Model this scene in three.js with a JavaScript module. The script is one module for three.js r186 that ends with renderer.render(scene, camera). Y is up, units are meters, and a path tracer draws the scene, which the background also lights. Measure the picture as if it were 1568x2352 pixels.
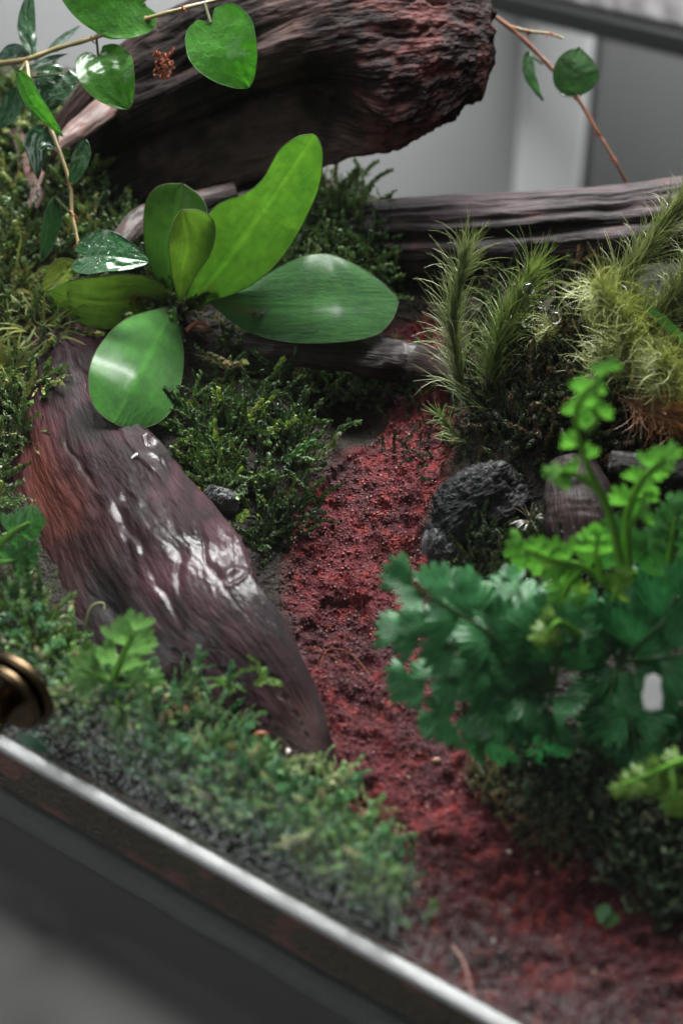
import * as THREE from 'three';
import { mergeGeometries, mergeVertices } from 'three/addons/utils/BufferGeometryUtils.js';
import { RoundedBoxGeometry } from 'three/addons/geometries/RoundedBoxGeometry.js';
import { RectAreaLightUniformsLib } from 'three/addons/lights/RectAreaLightUniformsLib.js';

// ------------------------------------------------------------------ camera, light, exposure
const W = 682, H = 1024;
const renderer = new THREE.WebGLRenderer({ antialias: true });
renderer.setSize(W, H);
renderer.toneMapping = THREE.LinearToneMapping;
renderer.toneMappingExposure = 1.7;
renderer.shadowMap.enabled = true;
const scene = new THREE.Scene();
scene.background = new THREE.Color().setRGB(0.032, 0.033, 0.035);   // the dim grey room
const PITCH = 42 * Math.PI / 180, DIST = 0.42, FOV = 30;
const camera = new THREE.PerspectiveCamera(FOV, W / H, 0.02, 20);
camera.position.set(0, DIST * Math.sin(PITCH), DIST * Math.cos(PITCH));
camera.lookAt(0, 0, 0);
camera.focus = 0.425;
camera.userData.fStop = 11;
RectAreaLightUniformsLib.init();
const LAMPS = [
  // at, look at, width, height, strength, colour
  { at: [0.04, 0.40, -0.28], to: [0, 0, -0.04], w: 0.28, h: 0.16, k: 15, c: [1, 0.985, 0.96] },
  { at: [-0.38, 0.42, 0.20], to: [0, 0, -0.03], w: 0.30, h: 0.30, k: 1.7, c: [0.93, 0.97, 1] },
  { at: [0.10, 0.34, -0.36], to: [0.05, -0.15, -0.46], w: 0.50, h: 0.10, k: 42.0, c: [1, 0.99, 0.98] },
];
const LAMP_LIGHTS = LAMPS.map((L) => {
  const l = new THREE.RectAreaLight(new THREE.Color().setRGB(...L.c), L.k, L.w, L.h);
  l.position.set(...L.at); l.lookAt(...L.to); l.name = 'lamp_panel'; scene.add(l);
  return l;
});

// ------------------------------------------------------------------ helpers
const V = (x, y, z) => new THREE.Vector3(x, y, z);
let seed = 1;
const srand = (s) => { seed = s | 0; };
const rnd = () => { seed = (seed + 0x6d2b79f5) | 0; let t = Math.imul(seed ^ (seed >>> 15), 1 | seed); t = (t + Math.imul(t ^ (t >>> 7), 61 | t)) ^ t; return ((t ^ (t >>> 14)) >>> 0) / 4294967296; };
const rr = (a, b) => a + (b - a) * rnd();
const clamp = (x, a = 0, b = 1) => Math.min(b, Math.max(a, x));
const sst = (a, b, x) => { const t = clamp((x - a) / (b - a)); return t * t * (3 - 2 * t); };
const mix = (a, b, t) => a + (b - a) * t;
const mixc = (a, b, t) => [mix(a[0], b[0], t), mix(a[1], b[1], t), mix(a[2], b[2], t)];
const gauss = (x, s) => Math.exp(-(x * x) / (s * s));
const h3 = (x, y, z) => { let n = Math.imul(x, 374761393) ^ Math.imul(y, 668265263) ^ Math.imul(z, 2147483647 - 1013904223); n = Math.imul(n ^ (n >>> 13), 1274126177); n = Math.imul(n ^ (n >>> 15), 2246822519); return ((n ^ (n >>> 16)) >>> 0) / 4294967296; };
function vn(x, y, z = 0, px = 0, py = 0) {        // value noise in -1..1, optionally periodic in x and y
  const X = Math.floor(x), Y = Math.floor(y), Z = Math.floor(z);
  let fx = x - X, fy = y - Y, fz = z - Z;
  fx = fx * fx * fx * (fx * (fx * 6 - 15) + 10); fy = fy * fy * fy * (fy * (fy * 6 - 15) + 10); fz = fz * fz * (3 - 2 * fz);
  const mx = (a) => (px ? ((a % px) + px) % px : a), my = (a) => (py ? ((a % py) + py) % py : a);
  const c = (i, j, k) => h3(mx(X + i), my(Y + j), Z + k);
  const l = (k) => mix(mix(c(0, 0, k), c(1, 0, k), fx), mix(c(0, 1, k), c(1, 1, k), fx), fy);
  return mix(l(0), l(1), fz) * 2 - 1;
}
const fbm = (x, y, z = 0, o = 4) => { let s = 0, a = 0.5; for (let i = 0; i < o; i++) { s += a * vn(x, y, z + i * 17.3); x *= 2.03; y *= 2.03; z *= 2.03; a *= 0.5; } return s; };
const ridged = (x, y, z = 0, o = 3) => { let s = 0, a = 0.5; for (let i = 0; i < o; i++) { s += a * (1 - 2 * Math.abs(vn(x, y, z + i * 11.7))); x *= 2.1; y *= 2.1; a *= 0.5; } return s; };
// profile: [[s, value], ...] through a smooth curve
function prof(list) {
  const n = list.length, d = [];
  for (let i = 0; i < n; i++) {
    const a = list[Math.max(0, i - 1)], b = list[Math.min(n - 1, i + 1)];
    d.push(b[0] === a[0] ? 0 : (b[1] - a[1]) / (b[0] - a[0]));
  }
  return (s) => {
    if (s <= list[0][0]) return list[0][1];
    if (s >= list[n - 1][0]) return list[n - 1][1];
    let i = 0; while (s > list[i + 1][0]) i++;
    const h = list[i + 1][0] - list[i][0], t = (s - list[i][0]) / h, t2 = t * t, t3 = t2 * t;
    return (2 * t3 - 3 * t2 + 1) * list[i][1] + (t3 - 2 * t2 + t) * h * d[i] + (-2 * t3 + 3 * t2) * list[i + 1][1] + (t3 - t2) * h * d[i + 1];
  };
}
const names = {};
const numbered = (n) => { const k = names[n] = (names[n] ?? -1) + 1; return k ? n + '_' + String(k).padStart(3, '0') : n; };
function tag(o, label, category, group, kind) {
  if (label) o.userData.label = label;
  if (category) o.userData.category = category;
  if (group) o.userData.group = group;
  if (kind) o.userData.kind = kind;
  return o;
}
function thing(name, label, category, at = V(0, 0, 0), group) {
  const o = new THREE.Group(); o.name = numbered(name); o.position.copy(at); scene.add(o);
  return tag(o, label, category, group);
}
// a mesh from a geometry in world coordinates, put under parent (whose world place is parent.userData-free position)
function mesh(name, geometry, material, parent = scene) {
  const m = new THREE.Mesh(geometry, material);
  m.name = parent === scene ? numbered(name) : name;
  m.castShadow = m.receiveShadow = true;
  if (parent !== scene) {
    const off = V(0, 0, 0); for (let p = parent; p && p !== scene; p = p.parent) off.add(p.position);
    m.position.copy(off.negate());
  }
  parent.add(m);
  return m;
}
// geometry collector: indexed triangles with uv and vertex colour
class Geo {
  constructor() { this.p = []; this.u = []; this.c = []; this.i = []; }
  get n() { return this.p.length / 3; }
  v(x, y, z, u = 0, w = 0, c = [1, 1, 1]) { this.p.push(x, y, z); this.u.push(u, w); this.c.push(c[0], c[1], c[2]); return this.n - 1; }
  vv(a, u, w, c) { return this.v(a.x, a.y, a.z, u, w, c); }
  tri(a, b, c) { this.i.push(a, b, c); }
  grid(nu, nv, f) {           // f(i, j) -> [Vector3, u, v, colour]; (nu+1) x (nv+1)
    const o = this.n;
    for (let i = 0; i <= nu; i++) for (let j = 0; j <= nv; j++) { const r = f(i / nu, j / nv, i, j); this.vv(r[0], r[1], r[2], r[3]); }
    for (let i = 0; i < nu; i++) for (let j = 0; j < nv; j++) { const a = o + i * (nv + 1) + j, b = a + nv + 1; this.i.push(a, b, a + 1, b, b + 1, a + 1); }
    return o;
  }
  tube(pts, rad, seg = 6, col = () => [1, 1, 1]) {   // open tube with a point at each end
    const cur = new THREE.CatmullRomCurve3(pts), n = Math.max(4, pts.length * 5), o = this.n;
    let nrm = null;
    for (let i = 0; i <= n; i++) {
      const s = i / n, p = cur.getPoint(s), t = cur.getTangent(s);
      if (!nrm) nrm = Math.abs(t.y) < 0.9 ? V(0, 1, 0) : V(1, 0, 0);
      nrm = nrm.clone().addScaledVector(t, -nrm.dot(t)).normalize();
      const b = t.clone().cross(nrm), r = rad(s), c = col(s);
      for (let k = 0; k <= seg; k++) { const a = k / seg * 2 * Math.PI; this.vv(p.clone().addScaledVector(nrm, Math.cos(a) * r).addScaledVector(b, Math.sin(a) * r), s * 3, k / seg, c); }
    }
    for (let i = 0; i < n; i++) for (let k = 0; k < seg; k++) { const a = o + i * (seg + 1) + k, b = a + seg + 1; this.i.push(a, b, a + 1, b, b + 1, a + 1); }
    for (const [row, s] of [[0, 0], [n, 1]]) {
      const c = this.vv(cur.getPoint(s), 0, 0, col(s));
      for (let k = 0; k < seg; k++) { const a = o + row * (seg + 1) + k; if (row) this.tri(c, a, a + 1); else this.tri(c, a + 1, a); }
    }
    return this;
  }
  build(normals = true) {
    const g = new THREE.BufferGeometry();
    g.setAttribute('position', new THREE.Float32BufferAttribute(this.p, 3));
    g.setAttribute('uv', new THREE.Float32BufferAttribute(this.u, 2));
    g.setAttribute('color', new THREE.Float32BufferAttribute(this.c, 3));
    g.setIndex(this.i);
    if (normals) g.computeVertexNormals();
    return g;
  }
}
// a texture from f(u, v) -> number or [r, g, b], linear values
function tex(n, f, srgb = false, m = n) {
  const d = new Uint8Array(n * m * 4), e = (x) => Math.round(255 * clamp(srgb ? (x <= 0.0031308 ? 12.92 * x : 1.055 * Math.pow(x, 1 / 2.4) - 0.055) : x));
  for (let y = 0; y < m; y++) for (let x = 0; x < n; x++) {
    const r = f((x + 0.5) / n, (y + 0.5) / m), o = (y * n + x) * 4;
    for (let k = 0; k < 3; k++) d[o + k] = e(Array.isArray(r) ? r[k] : r);
    d[o + 3] = 255;
  }
  const t = new THREE.DataTexture(d, n, m);
  t.wrapS = t.wrapT = THREE.RepeatWrapping; t.magFilter = t.minFilter = THREE.LinearFilter;
  if (srgb) t.colorSpace = THREE.SRGBColorSpace;
  t.needsUpdate = true;
  return t;
}
const rep = (t, x, y) => { const c = t.clone(); c.repeat.set(x, y); c.needsUpdate = true; return c; };
const mat = (o) => { const { rgb, ...r } = o; const m = new THREE.MeshPhysicalMaterial({ side: THREE.DoubleSide, ...r }); if (rgb) m.color.setRGB(...rgb); return m; };

// ------------------------------------------------------------------ places: a point of the picture plan (1568 wide, 2352 high) at a height or a distance
const FPX = 1176 / Math.tan(FOV * Math.PI / 360);
const CS = Math.cos(PITCH), SN = Math.sin(PITCH);
const EYE = camera.position.clone();
const ray = (x, y) => { const a = (x - 784) / FPX, b = (1176 - y) / FPX; return V(a, -SN + b * CS, -CS - b * SN); };
const at = (x, y, d) => EYE.clone().addScaledVector(ray(x, y), d);
const onPlane = (x, y, h) => { const r = ray(x, y); return EYE.clone().addScaledVector(r, (h - EYE.y) / r.y); };
const TOEYE = V(0, SN, CS);
const seen = (p) => { const r = p.clone().sub(EYE), d = -r.dot(TOEYE); return [784 + r.x / d * FPX, 1176 - (r.y * CS - r.z * SN) / d * FPX, d]; };

// tank axes: RU along the front rim, RV inward
const RIM0 = onPlane(0, 1690, 0), RIM1 = onPlane(1180, 2352, 0);
const RU = RIM1.clone().sub(RIM0).normalize(), RV = V(RU.z, 0, -RU.x);
const inTank = (p) => { const d = p.clone().sub(RIM0); return [d.dot(RU), d.dot(RV)]; };
const tank = (u, y, v) => V(RIM0.x + RU.x * u + RV.x * v, y, RIM0.z + RU.z * u + RV.z * v);
const DEEP = 0.192, TABLE = -0.0245;

// ------------------------------------------------------------------ ground
const PATH = [[1850, 2500, 330], [1500, 2290, 360], [1210, 2080, 270], [975, 1800, 195], [865, 1560, 165], [810, 1330, 150], [825, 1180, 135], [920, 1040, 110], [960, 930, 60], [960, 760, 45]]
  .map(([x, y, w]) => { const p = onPlane(x, y, 0), q = onPlane(x + w, y, 0); return [p.x, p.z, q.x - p.x]; });
function pathDist(x, z) {         // distance outside the red channel's edge, and the side (-1 left, 1 right)
  let best = 1e9, side = 1;
  for (let i = 0; i < PATH.length - 1; i++) {
    const [ax, az, aw] = PATH[i], [bx, bz, bw] = PATH[i + 1], dx = bx - ax, dz = bz - az;
    const t = clamp(((x - ax) * dx + (z - az) * dz) / (dx * dx + dz * dz)), ex = x - ax - dx * t, ez = z - az - dz * t;
    const d = Math.hypot(ex, ez) - mix(aw, bw, t);
    if (d < best) { best = d; side = dx * ez - dz * ex > 0 ? -1 : 1; side = ex < 0 ? -1 : 1; }
  }
  return [best, side];
}
const MOUNDS = [          // picture place, radius (m), height (m)
  [540, 1010, 0.018, 0.005], [470, 720, 0.02, 0.003], [620, 1140, 0.012, 0.003],
  [1300, 1100, 0.030, 0.012], [1450, 1000, 0.03, 0.012], [1420, 1500, 0.03, 0.008], [1250, 880, 0.018, 0.010],
  [100, 600, 0.03, 0.008], [150, 350, 0.03, 0.012], [760, 590, 0.02, 0.003], [560, 560, 0.03, 0.002], [150, 1350, 0.03, 0.004], [300, 1620, 0.02, 0.003],
].map(([x, y, r, h]) => { const p = onPlane(x, y, 0); return [p.x, p.z, r, h]; });
const PIT = onPlane(800, 900, 0);
function ground(x, z, fine = true) {
  const [d, side] = pathDist(x, z), [u, v] = inTank(V(x, 0, z));
  let h = -0.005 + 0.006 * sst(-0.004, 0.016, d);
  for (const [mx, mz, r, mh] of MOUNDS) h += mh * gauss(Math.hypot(x - mx, z - mz), r) * (d < 0 ? 0.3 : 1);
  h += 0.0015 * fbm(x * 60, z * 60, 3, 3);
  h += 0.006 * sst(0.10, 0.19, v) * sst(-0.01, 0.03, d);
  h = mix(-0.0022 + 0.001 * vn(u * 90, 5), h, sst(0.0, 0.014, v)) - 0.010 * gauss(Math.hypot(x - PIT.x, z - PIT.z), 0.013);
  if (fine) {
    const red = 1 - sst(-0.002, 0.004, d + 0.003 * fbm(x * 160, z * 160, 9, 2));
    h += (0.0005 + 0.0012 * red) * (ridged(x * 190, z * 190, 1, 2) - 0.1);
    h += (0.0002 + 0.0011 * red) * fbm(x * 520, z * 520, 4, 3) - 0.0022 * red * sst(0.25, 0.6, vn(x * 85, z * 120, 8));
  }
  return h;
}
const onGround = (x, y) => { const r = ray(x, y); let t = (0.03 - EYE.y) / r.y; for (let i = 0; i < 400; i++) { const p = EYE.clone().addScaledVector(r, t), g = ground(p.x, p.z, false); if (p.y <= g) return p; t += Math.max(0.0002, (p.y - g) * 0.6); } return EYE.clone().addScaledVector(r, t); };
const depthOn = (x, y) => seen(onGround(x, y))[2];

const RED_A = [0.080, 0.0085, 0.0125], RED_B = [0.036, 0.0046, 0.0075], RED_C = [0.19, 0.022, 0.018], DARK = [0.014, 0.010, 0.007];
function soilColour(x, z) {
  const [d] = pathDist(x, z), e = 0.004 * fbm(x * 130, z * 130, 2, 3);
  const n = 0.5 + 0.5 * fbm(x * 110, z * 110, 5, 3), m = fbm(x * 420, z * 420, 6, 2);
  let c = mixc(RED_B, RED_A, sst(0.2, 0.75, n)); c = mixc(c, RED_C, sst(0.12, 0.45, m) * 0.6);
  const patch = sst(0.05, 0.3, fbm(x * 55, z * 55, 12, 2));
  c = mixc(c, [0.026, 0.008, 0.010], patch * 0.6);
  return mixc(c, DARK, sst(-0.002, 0.004, d + e));
}
const grit = tex(512, (u, v) => { let s = 0, a = 0.5, f = 24; for (let i = 0; i < 4; i++) { s += a * vn(u * f, v * f, i * 3.1, f, f); a *= 0.6; f *= 2; } return 0.5 + 0.45 * s; });
{
  const g = new Geo(), U0 = -0.235, U1 = 0.25, NU = 780, NV = 330;
  g.grid(NU, NV, (a, b) => {
    const p = tank(mix(U0, U1, a), 0, mix(0.003, DEEP - 0.002, b)); p.y = ground(p.x, p.z);
    return [p, p.x, p.z, soilColour(p.x, p.z)];
  });
  // the soil's cut faces down to the bottom of the tank, pressed against the glass
  const skirt = (f) => { g.grid(300, 14, (a, b) => { const p = f(a); p.y = mix(ground(p.x, p.z), TABLE + 0.003, b); const n = fbm(a * 40, b * 3, 7, 3) + 0.5 * fbm(a * 160, b * 9, 2, 2); const c = mixc([0.17, 0.125, 0.09], [0.36, 0.16, 0.13], sst(0.0, 0.35, n)); return [p, a * 0.485, b * 0.02, mixc(c, [0.15, 0.17, 0.08], sst(0.15, 0.4, fbm(a * 30, b * 2, 21, 2)) * (1 - b))]; }); };
  skirt((a) => tank(mix(U0, U1, a), 0, 0.003)); skirt((a) => tank(mix(U0, U1, a), 0, DEEP - 0.002)); skirt((a) => tank(U0, 0, mix(0.003, DEEP - 0.002, a))); skirt((a) => tank(U1, 0, mix(0.003, DEEP - 0.002, a)));
  const soil = mesh('ground_soil', g.build(), mat({ vertexColors: true, roughness: 0.62, specularIntensity: 0.3, bumpMap: rep(grit, 40, 40), bumpScale: 0.0014 }));
  tag(soil, 'wet dark red soil running as a channel between the moss banks', null, null, 'structure');
}
// red crumbs lying in the channel
function crumbGeo(s) {
  const g = mergeVertices(new THREE.IcosahedronGeometry(1, 1).deleteAttribute('normal').deleteAttribute('uv')), p = g.attributes.position;
  for (let i = 0; i < p.count; i++) { const k = 1 + 0.45 * vn(p.getX(i) * 1.3 + s, p.getY(i) * 1.3, p.getZ(i) * 1.3); p.setXYZ(i, p.getX(i) * k, p.getY(i) * k * 0.8, p.getZ(i) * k); }
  g.computeVertexNormals(); return g;
}
function scatter(name, geo, material, list, label, group) {   // list: [Matrix4, colour]
  const m = new THREE.InstancedMesh(geo, material, list.length);
  list.forEach(([a, c], i) => { m.setMatrixAt(i, a); m.setColorAt(i, new THREE.Color().setRGB(...c)); });
  m.name = numbered(name); m.castShadow = m.receiveShadow = true; scene.add(m);
  return tag(m, label, null, group, 'stuff');
}
const xf = (p, q, s) => new THREE.Matrix4().compose(p, q, typeof s === 'number' ? V(s, s, s) : s);
const rq = () => new THREE.Quaternion().setFromEuler(new THREE.Euler(rr(0, 6.3), rr(0, 6.3), rr(0, 6.3)));
{
  srand(11);
  const sets = [[], [], []];
  for (let i = 0; i < 130000; i++) {
    const p = tank(rr(-0.06, 0.25), 0, rr(0.004, 0.185)), [d] = pathDist(p.x, p.z);
    if (d > 0.0015 * rnd()) continue;
    const s = 0.00015 + 0.00034 * Math.pow(rnd(), 3);
    p.y = ground(p.x, p.z) + s * rr(-0.5, 0.1);
    const base = soilColour(p.x, p.z), k = rr(0.75, 1.3);
    let c = base.map((x) => x * k); if (rnd() < 0.16) c = mixc(c, RED_C, rr(0.3, 0.9)); if (rnd() < 0.006) c = [0.4, 0.25, 0.17];
    sets[i % 3].push([xf(p, rq(), V(s * rr(0.8, 1.3), s, s * rr(0.7, 1.2))), c]);
  }
  const m = mat({ roughness: 0.4, specularIntensity: 0.6 });
  sets.forEach((l, i) => scatter('soil_crumbs', crumbGeo(i * 5.7), m, l, 'wet red soil crumbs scattered over the channel', 'red soil crumbs'));
}
{   // fine dark red fibres lying in the soil
  srand(12);
  const fib = (k) => { const g = new Geo(); g.tube([V(-0.5, 0, 0), V(-0.2, 0.06, 0.12 * k), V(0.2, 0.03, -0.1), V(0.5, 0.0, 0.06 * k)], () => 0.011, 4); return g.build(); };
  const geos = [fib(1), fib(-1.4)], lists = [[], []];
  for (let i = 0; i < 9000; i++) {
    const p = tank(rr(-0.06, 0.25), 0, rr(0.004, 0.185)), [d] = pathDist(p.x, p.z);
    if (d > -0.001) continue;
    p.y = ground(p.x, p.z) + rr(-0.0001, 0.0004);
    lists[i % 2].push([xf(p, new THREE.Quaternion().setFromEuler(new THREE.Euler(rr(-0.35, 0.35), rr(0, 6.3), rr(-0.35, 0.35))), rr(0.002, 0.0065)), mixc(RED_B, rnd() < 0.12 ? [0.30, 0.07, 0.04] : RED_C, rnd())]);
  }
  geos.forEach((g, i) => scatter('soil_fibres', g, mat({ roughness: 0.45 }), lists[i], 'fine dark red fibres lying in the wet soil', 'red soil fibres'));
}

// ------------------------------------------------------------------ table, wall, lamp fittings
const cloudy = tex(256, (u, v) => { let s = 0, a = 0.5, f = 4; for (let i = 0; i < 5; i++) { s += a * vn(u * f, v * f, i * 2.3, f, f); a *= 0.55; f *= 2; } return 0.5 + 0.5 * s; });
{
  const g = new RoundedBoxGeometry(1.5, 0.03, 0.62, 3, 0.004);
  g.applyMatrix4(new THREE.Matrix4().makeBasis(RU, V(0, 1, 0), RV.clone().negate()).setPosition(tank(0, TABLE - 0.015, DEEP + 0.008 - 0.31)));
  const m = mesh('table_top', g, mat({ rgb: [0.078, 0.076, 0.074], roughness: 0.3, specularIntensity: 0.16 }));
  tag(m, 'dark grey glossy table top in front of the tank', null, null, 'structure');
  const wall = new Geo(), Z = -0.46;
  const X = (x, y) => { const r = ray(x, y); return EYE.x + r.x * (Z - EYE.z) / r.z; };
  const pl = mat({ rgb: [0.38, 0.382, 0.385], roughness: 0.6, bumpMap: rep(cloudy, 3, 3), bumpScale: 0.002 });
  const back = mesh('back_wall', new THREE.BoxGeometry(3, 2.2, 0.03).translate(0, 0, Z - 0.015), pl);
  tag(back, 'plain grey wall behind the tank', null, null, 'structure');
  const x0 = X(1188, 240), x1 = X(1338, 240);
  const post = mesh('wall_post', new RoundedBoxGeometry(x1 - x0, 2.2, 0.02, 3, 0.004).translate((x0 + x1) / 2, 0, Z + 0.0102), mat({ rgb: [0.88, 0.88, 0.88], roughness: 0.6 }));
  tag(post, 'pale upright strip standing against the grey wall', 'wall strip');
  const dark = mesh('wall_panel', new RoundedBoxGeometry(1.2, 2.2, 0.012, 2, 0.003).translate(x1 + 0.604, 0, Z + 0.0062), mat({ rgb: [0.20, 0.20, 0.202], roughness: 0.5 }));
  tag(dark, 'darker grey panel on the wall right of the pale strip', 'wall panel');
  // pale shelf with a black lower edge crossing the top right corner
  const a = at(1120, -60, 0.80), b = at(1800, 92, 0.70), L = a.distanceTo(b);
  const shelf = thing('wall_shelf', 'pale grey shelf with black lower edge at the top right', 'shelf', a.clone().add(b).multiplyScalar(0.5));
  shelf.lookAt(shelf.position.clone().add(V(b.z - a.z, 0, -(b.x - a.x)).cross(V(0, 1, 0)).cross(V(0, -1, 0)))); shelf.rotation.set(0, Math.atan2(-(b.z - a.z), b.x - a.x), Math.atan2(b.y - a.y, Math.hypot(b.x - a.x, b.z - a.z)), 'YXZ');
  const add = (n, geo, mm) => { const o = new THREE.Mesh(geo, mm); o.name = n; o.castShadow = o.receiveShadow = true; shelf.add(o); };
  add('board', new RoundedBoxGeometry(L, 0.05, 0.03, 3, 0.003).translate(0, 0.027, 0), mat({ rgb: [0.42, 0.40, 0.41], roughness: 0.5, map: rep(tex(128, (u, v) => 0.7 + 0.3 * vn(u * 9, v * 9, 4, 9, 9), true), 4, 1) }));
  add('edge_strip', new RoundedBoxGeometry(L, 0.010, 0.032, 3, 0.002).translate(0, -0.004, 0), mat({ rgb: [0.012, 0.012, 0.013], roughness: 0.5 }));
}
LAMPS.forEach((L, i) => {
  const o = thing('ceiling_lamp', ['white lamp panel hanging above the back of the tank', 'white lamp panel beside the tank, left of the frame', 'white lamp strip washing the grey wall behind the tank'][i], 'lamp', V(...L.at));
  o.lookAt(V(...L.to));
  const add = (n, geo, mm) => { const m = new THREE.Mesh(geo, mm); m.name = n; o.add(m); };
  add('lamp_diffuser', new THREE.BoxGeometry(L.w, L.h, 0.004).translate(0, 0, -0.006), mat({ rgb: [0.8, 0.8, 0.8], roughness: 0.6, emissive: new THREE.Color().setRGB(...L.c), emissiveIntensity: L.k * 0.3 }));
  add('housing', new RoundedBoxGeometry(L.w + 0.02, L.h + 0.02, 0.02, 3, 0.004).translate(0, 0, -0.02), mat({ rgb: [0.5, 0.5, 0.5], roughness: 0.4 }));
});

// ------------------------------------------------------------------ the glass tank
const TK = thing('glass_tank', 'glass tank with a pale polished front rim holding the planted landscape', 'terrarium', V(RIM0.x, 0, RIM0.z));
{
  // geometry in tank coordinates (u, y, v)
  const toWorld = new THREE.Matrix4().makeBasis(RU, V(0, 1, 0), RV.clone().negate()).setPosition(RIM0.x, 0, RIM0.z);
  const box = (u0, u1, y0, y1, v0, v1, r = 0.0006) => new RoundedBoxGeometry(u1 - u0, y1 - y0, v1 - v0, 4, r).translate((u0 + u1) / 2, (y0 + y1) / 2, -(v0 + v1) / 2);
  const flip = (g) => g.applyMatrix4(toWorld);
  const U0 = -0.24, U1 = 0.256;
  const glass = mat({ rgb: [0.93, 0.96, 0.95], transmission: 1, roughness: 0.02, ior: 1.5 });
  const scratch = tex(512, (u, v) => { const s = vn(u * 14, v * 220, 1, 14, 220), t = vn(u * 60, v * 60, 5, 60, 60), w = vn(u * 160, v * 160, 8, 160, 160); return clamp(0.5 + 0.18 * s + 0.14 * t + 0.18 * w); });
  const steel = mat({ rgb: [0.66, 0.66, 0.665], roughness: 0.3, clearcoat: 0.6, clearcoatRoughness: 0.22, bumpMap: rep(scratch, 26, 8), bumpScale: 0.0003 });
  mesh('front_pane', flip(box(U0, U1, TABLE + 0.0004, -0.0017, -0.0021, 0.0006, 0.0003)), glass, TK);
  mesh('back_pane', flip(box(U0, U1, TABLE + 0.002, -0.0017, DEEP, DEEP + 0.0027, 0.0003)), glass, TK);
  mesh('side_pane', flip(box(U0 - 0.003, U0, TABLE + 0.002, -0.0017, 0.0008, DEEP - 0.0002, 0.0003)), glass, TK);
  mesh('side_pane', flip(box(U1, U1 + 0.003, TABLE + 0.002, -0.0017, 0.0008, DEEP - 0.0002, 0.0003)), glass, TK);
  const uvU = (g) => { const p = g.attributes.position, uv = g.attributes.uv; for (let i = 0; i < p.count; i++) uv.setXY(i, p.getX(i), (p.getY(i) + p.getZ(i)) * 40); return g; };
  mesh('rim', flip(uvU(box(U0 - 0.004, U1 + 0.004, -0.0016, 0.0007, -0.0025, 0.0005, 0.0010))), steel, TK);
  mesh('rim', flip(uvU(box(U0 - 0.004, U1 + 0.004, -0.0022, 0.0012, DEEP - 0.0004, DEEP + 0.0036, 0.0011))), steel, TK);
  // the hazy glass door pane standing on the rim, with its brass knob
  const door = thing('glass_door', 'misted clear glass door pane standing on the front rim', 'glass door', V(RIM0.x, 0, RIM0.z));
  const mist = mat({ rgb: [0.97, 0.985, 0.98], transmission: 1, roughness: 0.01, ior: 1.45, specularIntensity: 0.2 });
  mesh('pane', flip(box(-0.10, 0.235, 0.0014, 0.215, -0.0014, -0.0004, 0.0003)), mist, door);
  srand(404);
  const dew = [], oct = new THREE.OctahedronGeometry(1, 1);
  for (let i = 0; i < 17000; i++) { const s = 0.00005 + 0.00005 * rnd(), h = 0.0012 + 0.036 * Math.min(rnd(), rnd()); dew.push([xf(tank(rr(-0.10, 0.235), h, -0.0002), new THREE.Quaternion(), s), [1, 1, 1]]); }
  scatter('condensation_droplets', oct, mat({ rgb: [0.85, 0.88, 0.88], roughness: 1, transmission: 0.5 }), dew, 'fine mist of condensation on the foot of the glass door');
  // knob: two brass discs on a shaft, square to the pane
  const k0 = (() => { const r = ray(52, 1574), n = RV, d = RIM0.clone().addScaledVector(RV, -0.0017).sub(EYE).dot(n) / r.dot(n); return EYE.clone().addScaledVector(r, d); })();
  const knob = thing('door_knob', 'aged brass disc knob on the glass door at the left edge', 'knob', k0);
  const lathe = (pts) => { const g = new THREE.LatheGeometry(pts.map(([r, h]) => new THREE.Vector2(r / 1000, h / 1000)), 64); g.applyQuaternion(new THREE.Quaternion().setFromUnitVectors(V(0, 1, 0), RV.clone().negate())); return g; };
  const tarnish = tex(256, (u, v) => { const n = 0.5 + 0.5 * vn(u * 7, v * 7, 3, 7, 7), m = 0.5 + 0.5 * vn(u * 40, v * 40, 9, 40, 40); return mixc([0.03, 0.019, 0.010], [0.15, 0.105, 0.06], clamp(0.2 + 0.5 * n + 0.35 * m)); }, true);
  const brass = mat({ map: tarnish, metalness: 1, roughness: 0.36 });
  const put = (n, g) => { const m = new THREE.Mesh(g, brass); m.name = n; m.castShadow = m.receiveShadow = true; knob.add(m); };
  put('disc', lathe([[0.01, 0], [7.4, 0], [7.9, 0.35], [7.9, 1.5], [7.4, 1.95], [5.2, 1.95], [4.4, 1.3], [0.01, 1.3]]));
  put('disc', lathe([[0.01, 2.6], [6.4, 2.6], [7.0, 2.95], [7.0, 4.1], [6.4, 4.55], [4.8, 4.55], [4.2, 4.0], [0.01, 4.0]]));
  put('shaft', lathe([[2.6, 1.0], [2.2, 2.2], [2.2, 2.8], [2.4, 3.9], [2.5, 6.5], [3.6, 9.0], [4.3, 11.0], [3.8, 13], [2.2, 14.2], [0.01, 14.6]]));
}

// ------------------------------------------------------------------ driftwood
const grain = tex(512, (u, v) => { let s = 0, a = 0.5, fx = 3, fy = 26; for (let i = 0; i < 4; i++) { s += a * vn(u * fx, v * fy, i * 4.7, fx, fy); a *= 0.62; fx *= 2; fy *= 2; } return 0.5 + 0.5 * s; });
const wetMap = tex(512, (u, v) => clamp(0.28 + 1.1 * vn(u * 4, v * 7, 3, 4, 7) + 0.5 * vn(u * 13, v * 30, 8, 13, 30) + 0.4 * vn(u * 40, v * 90, 9, 40, 90)));
const woodCol = tex(512, (u, v) => { let s = 0, a = 0.5, fx = 4, fy = 20; for (let i = 0; i < 5; i++) { s += a * vn(u * fx, v * fy, 30 + i * 4.7, fx, fy); a *= 0.6; fx *= 2; fy *= 2; } const k = 0.62 + 0.5 * s; return [clamp(k), clamp(k * 0.97), clamp(k * 0.95)]; }, true);
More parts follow.
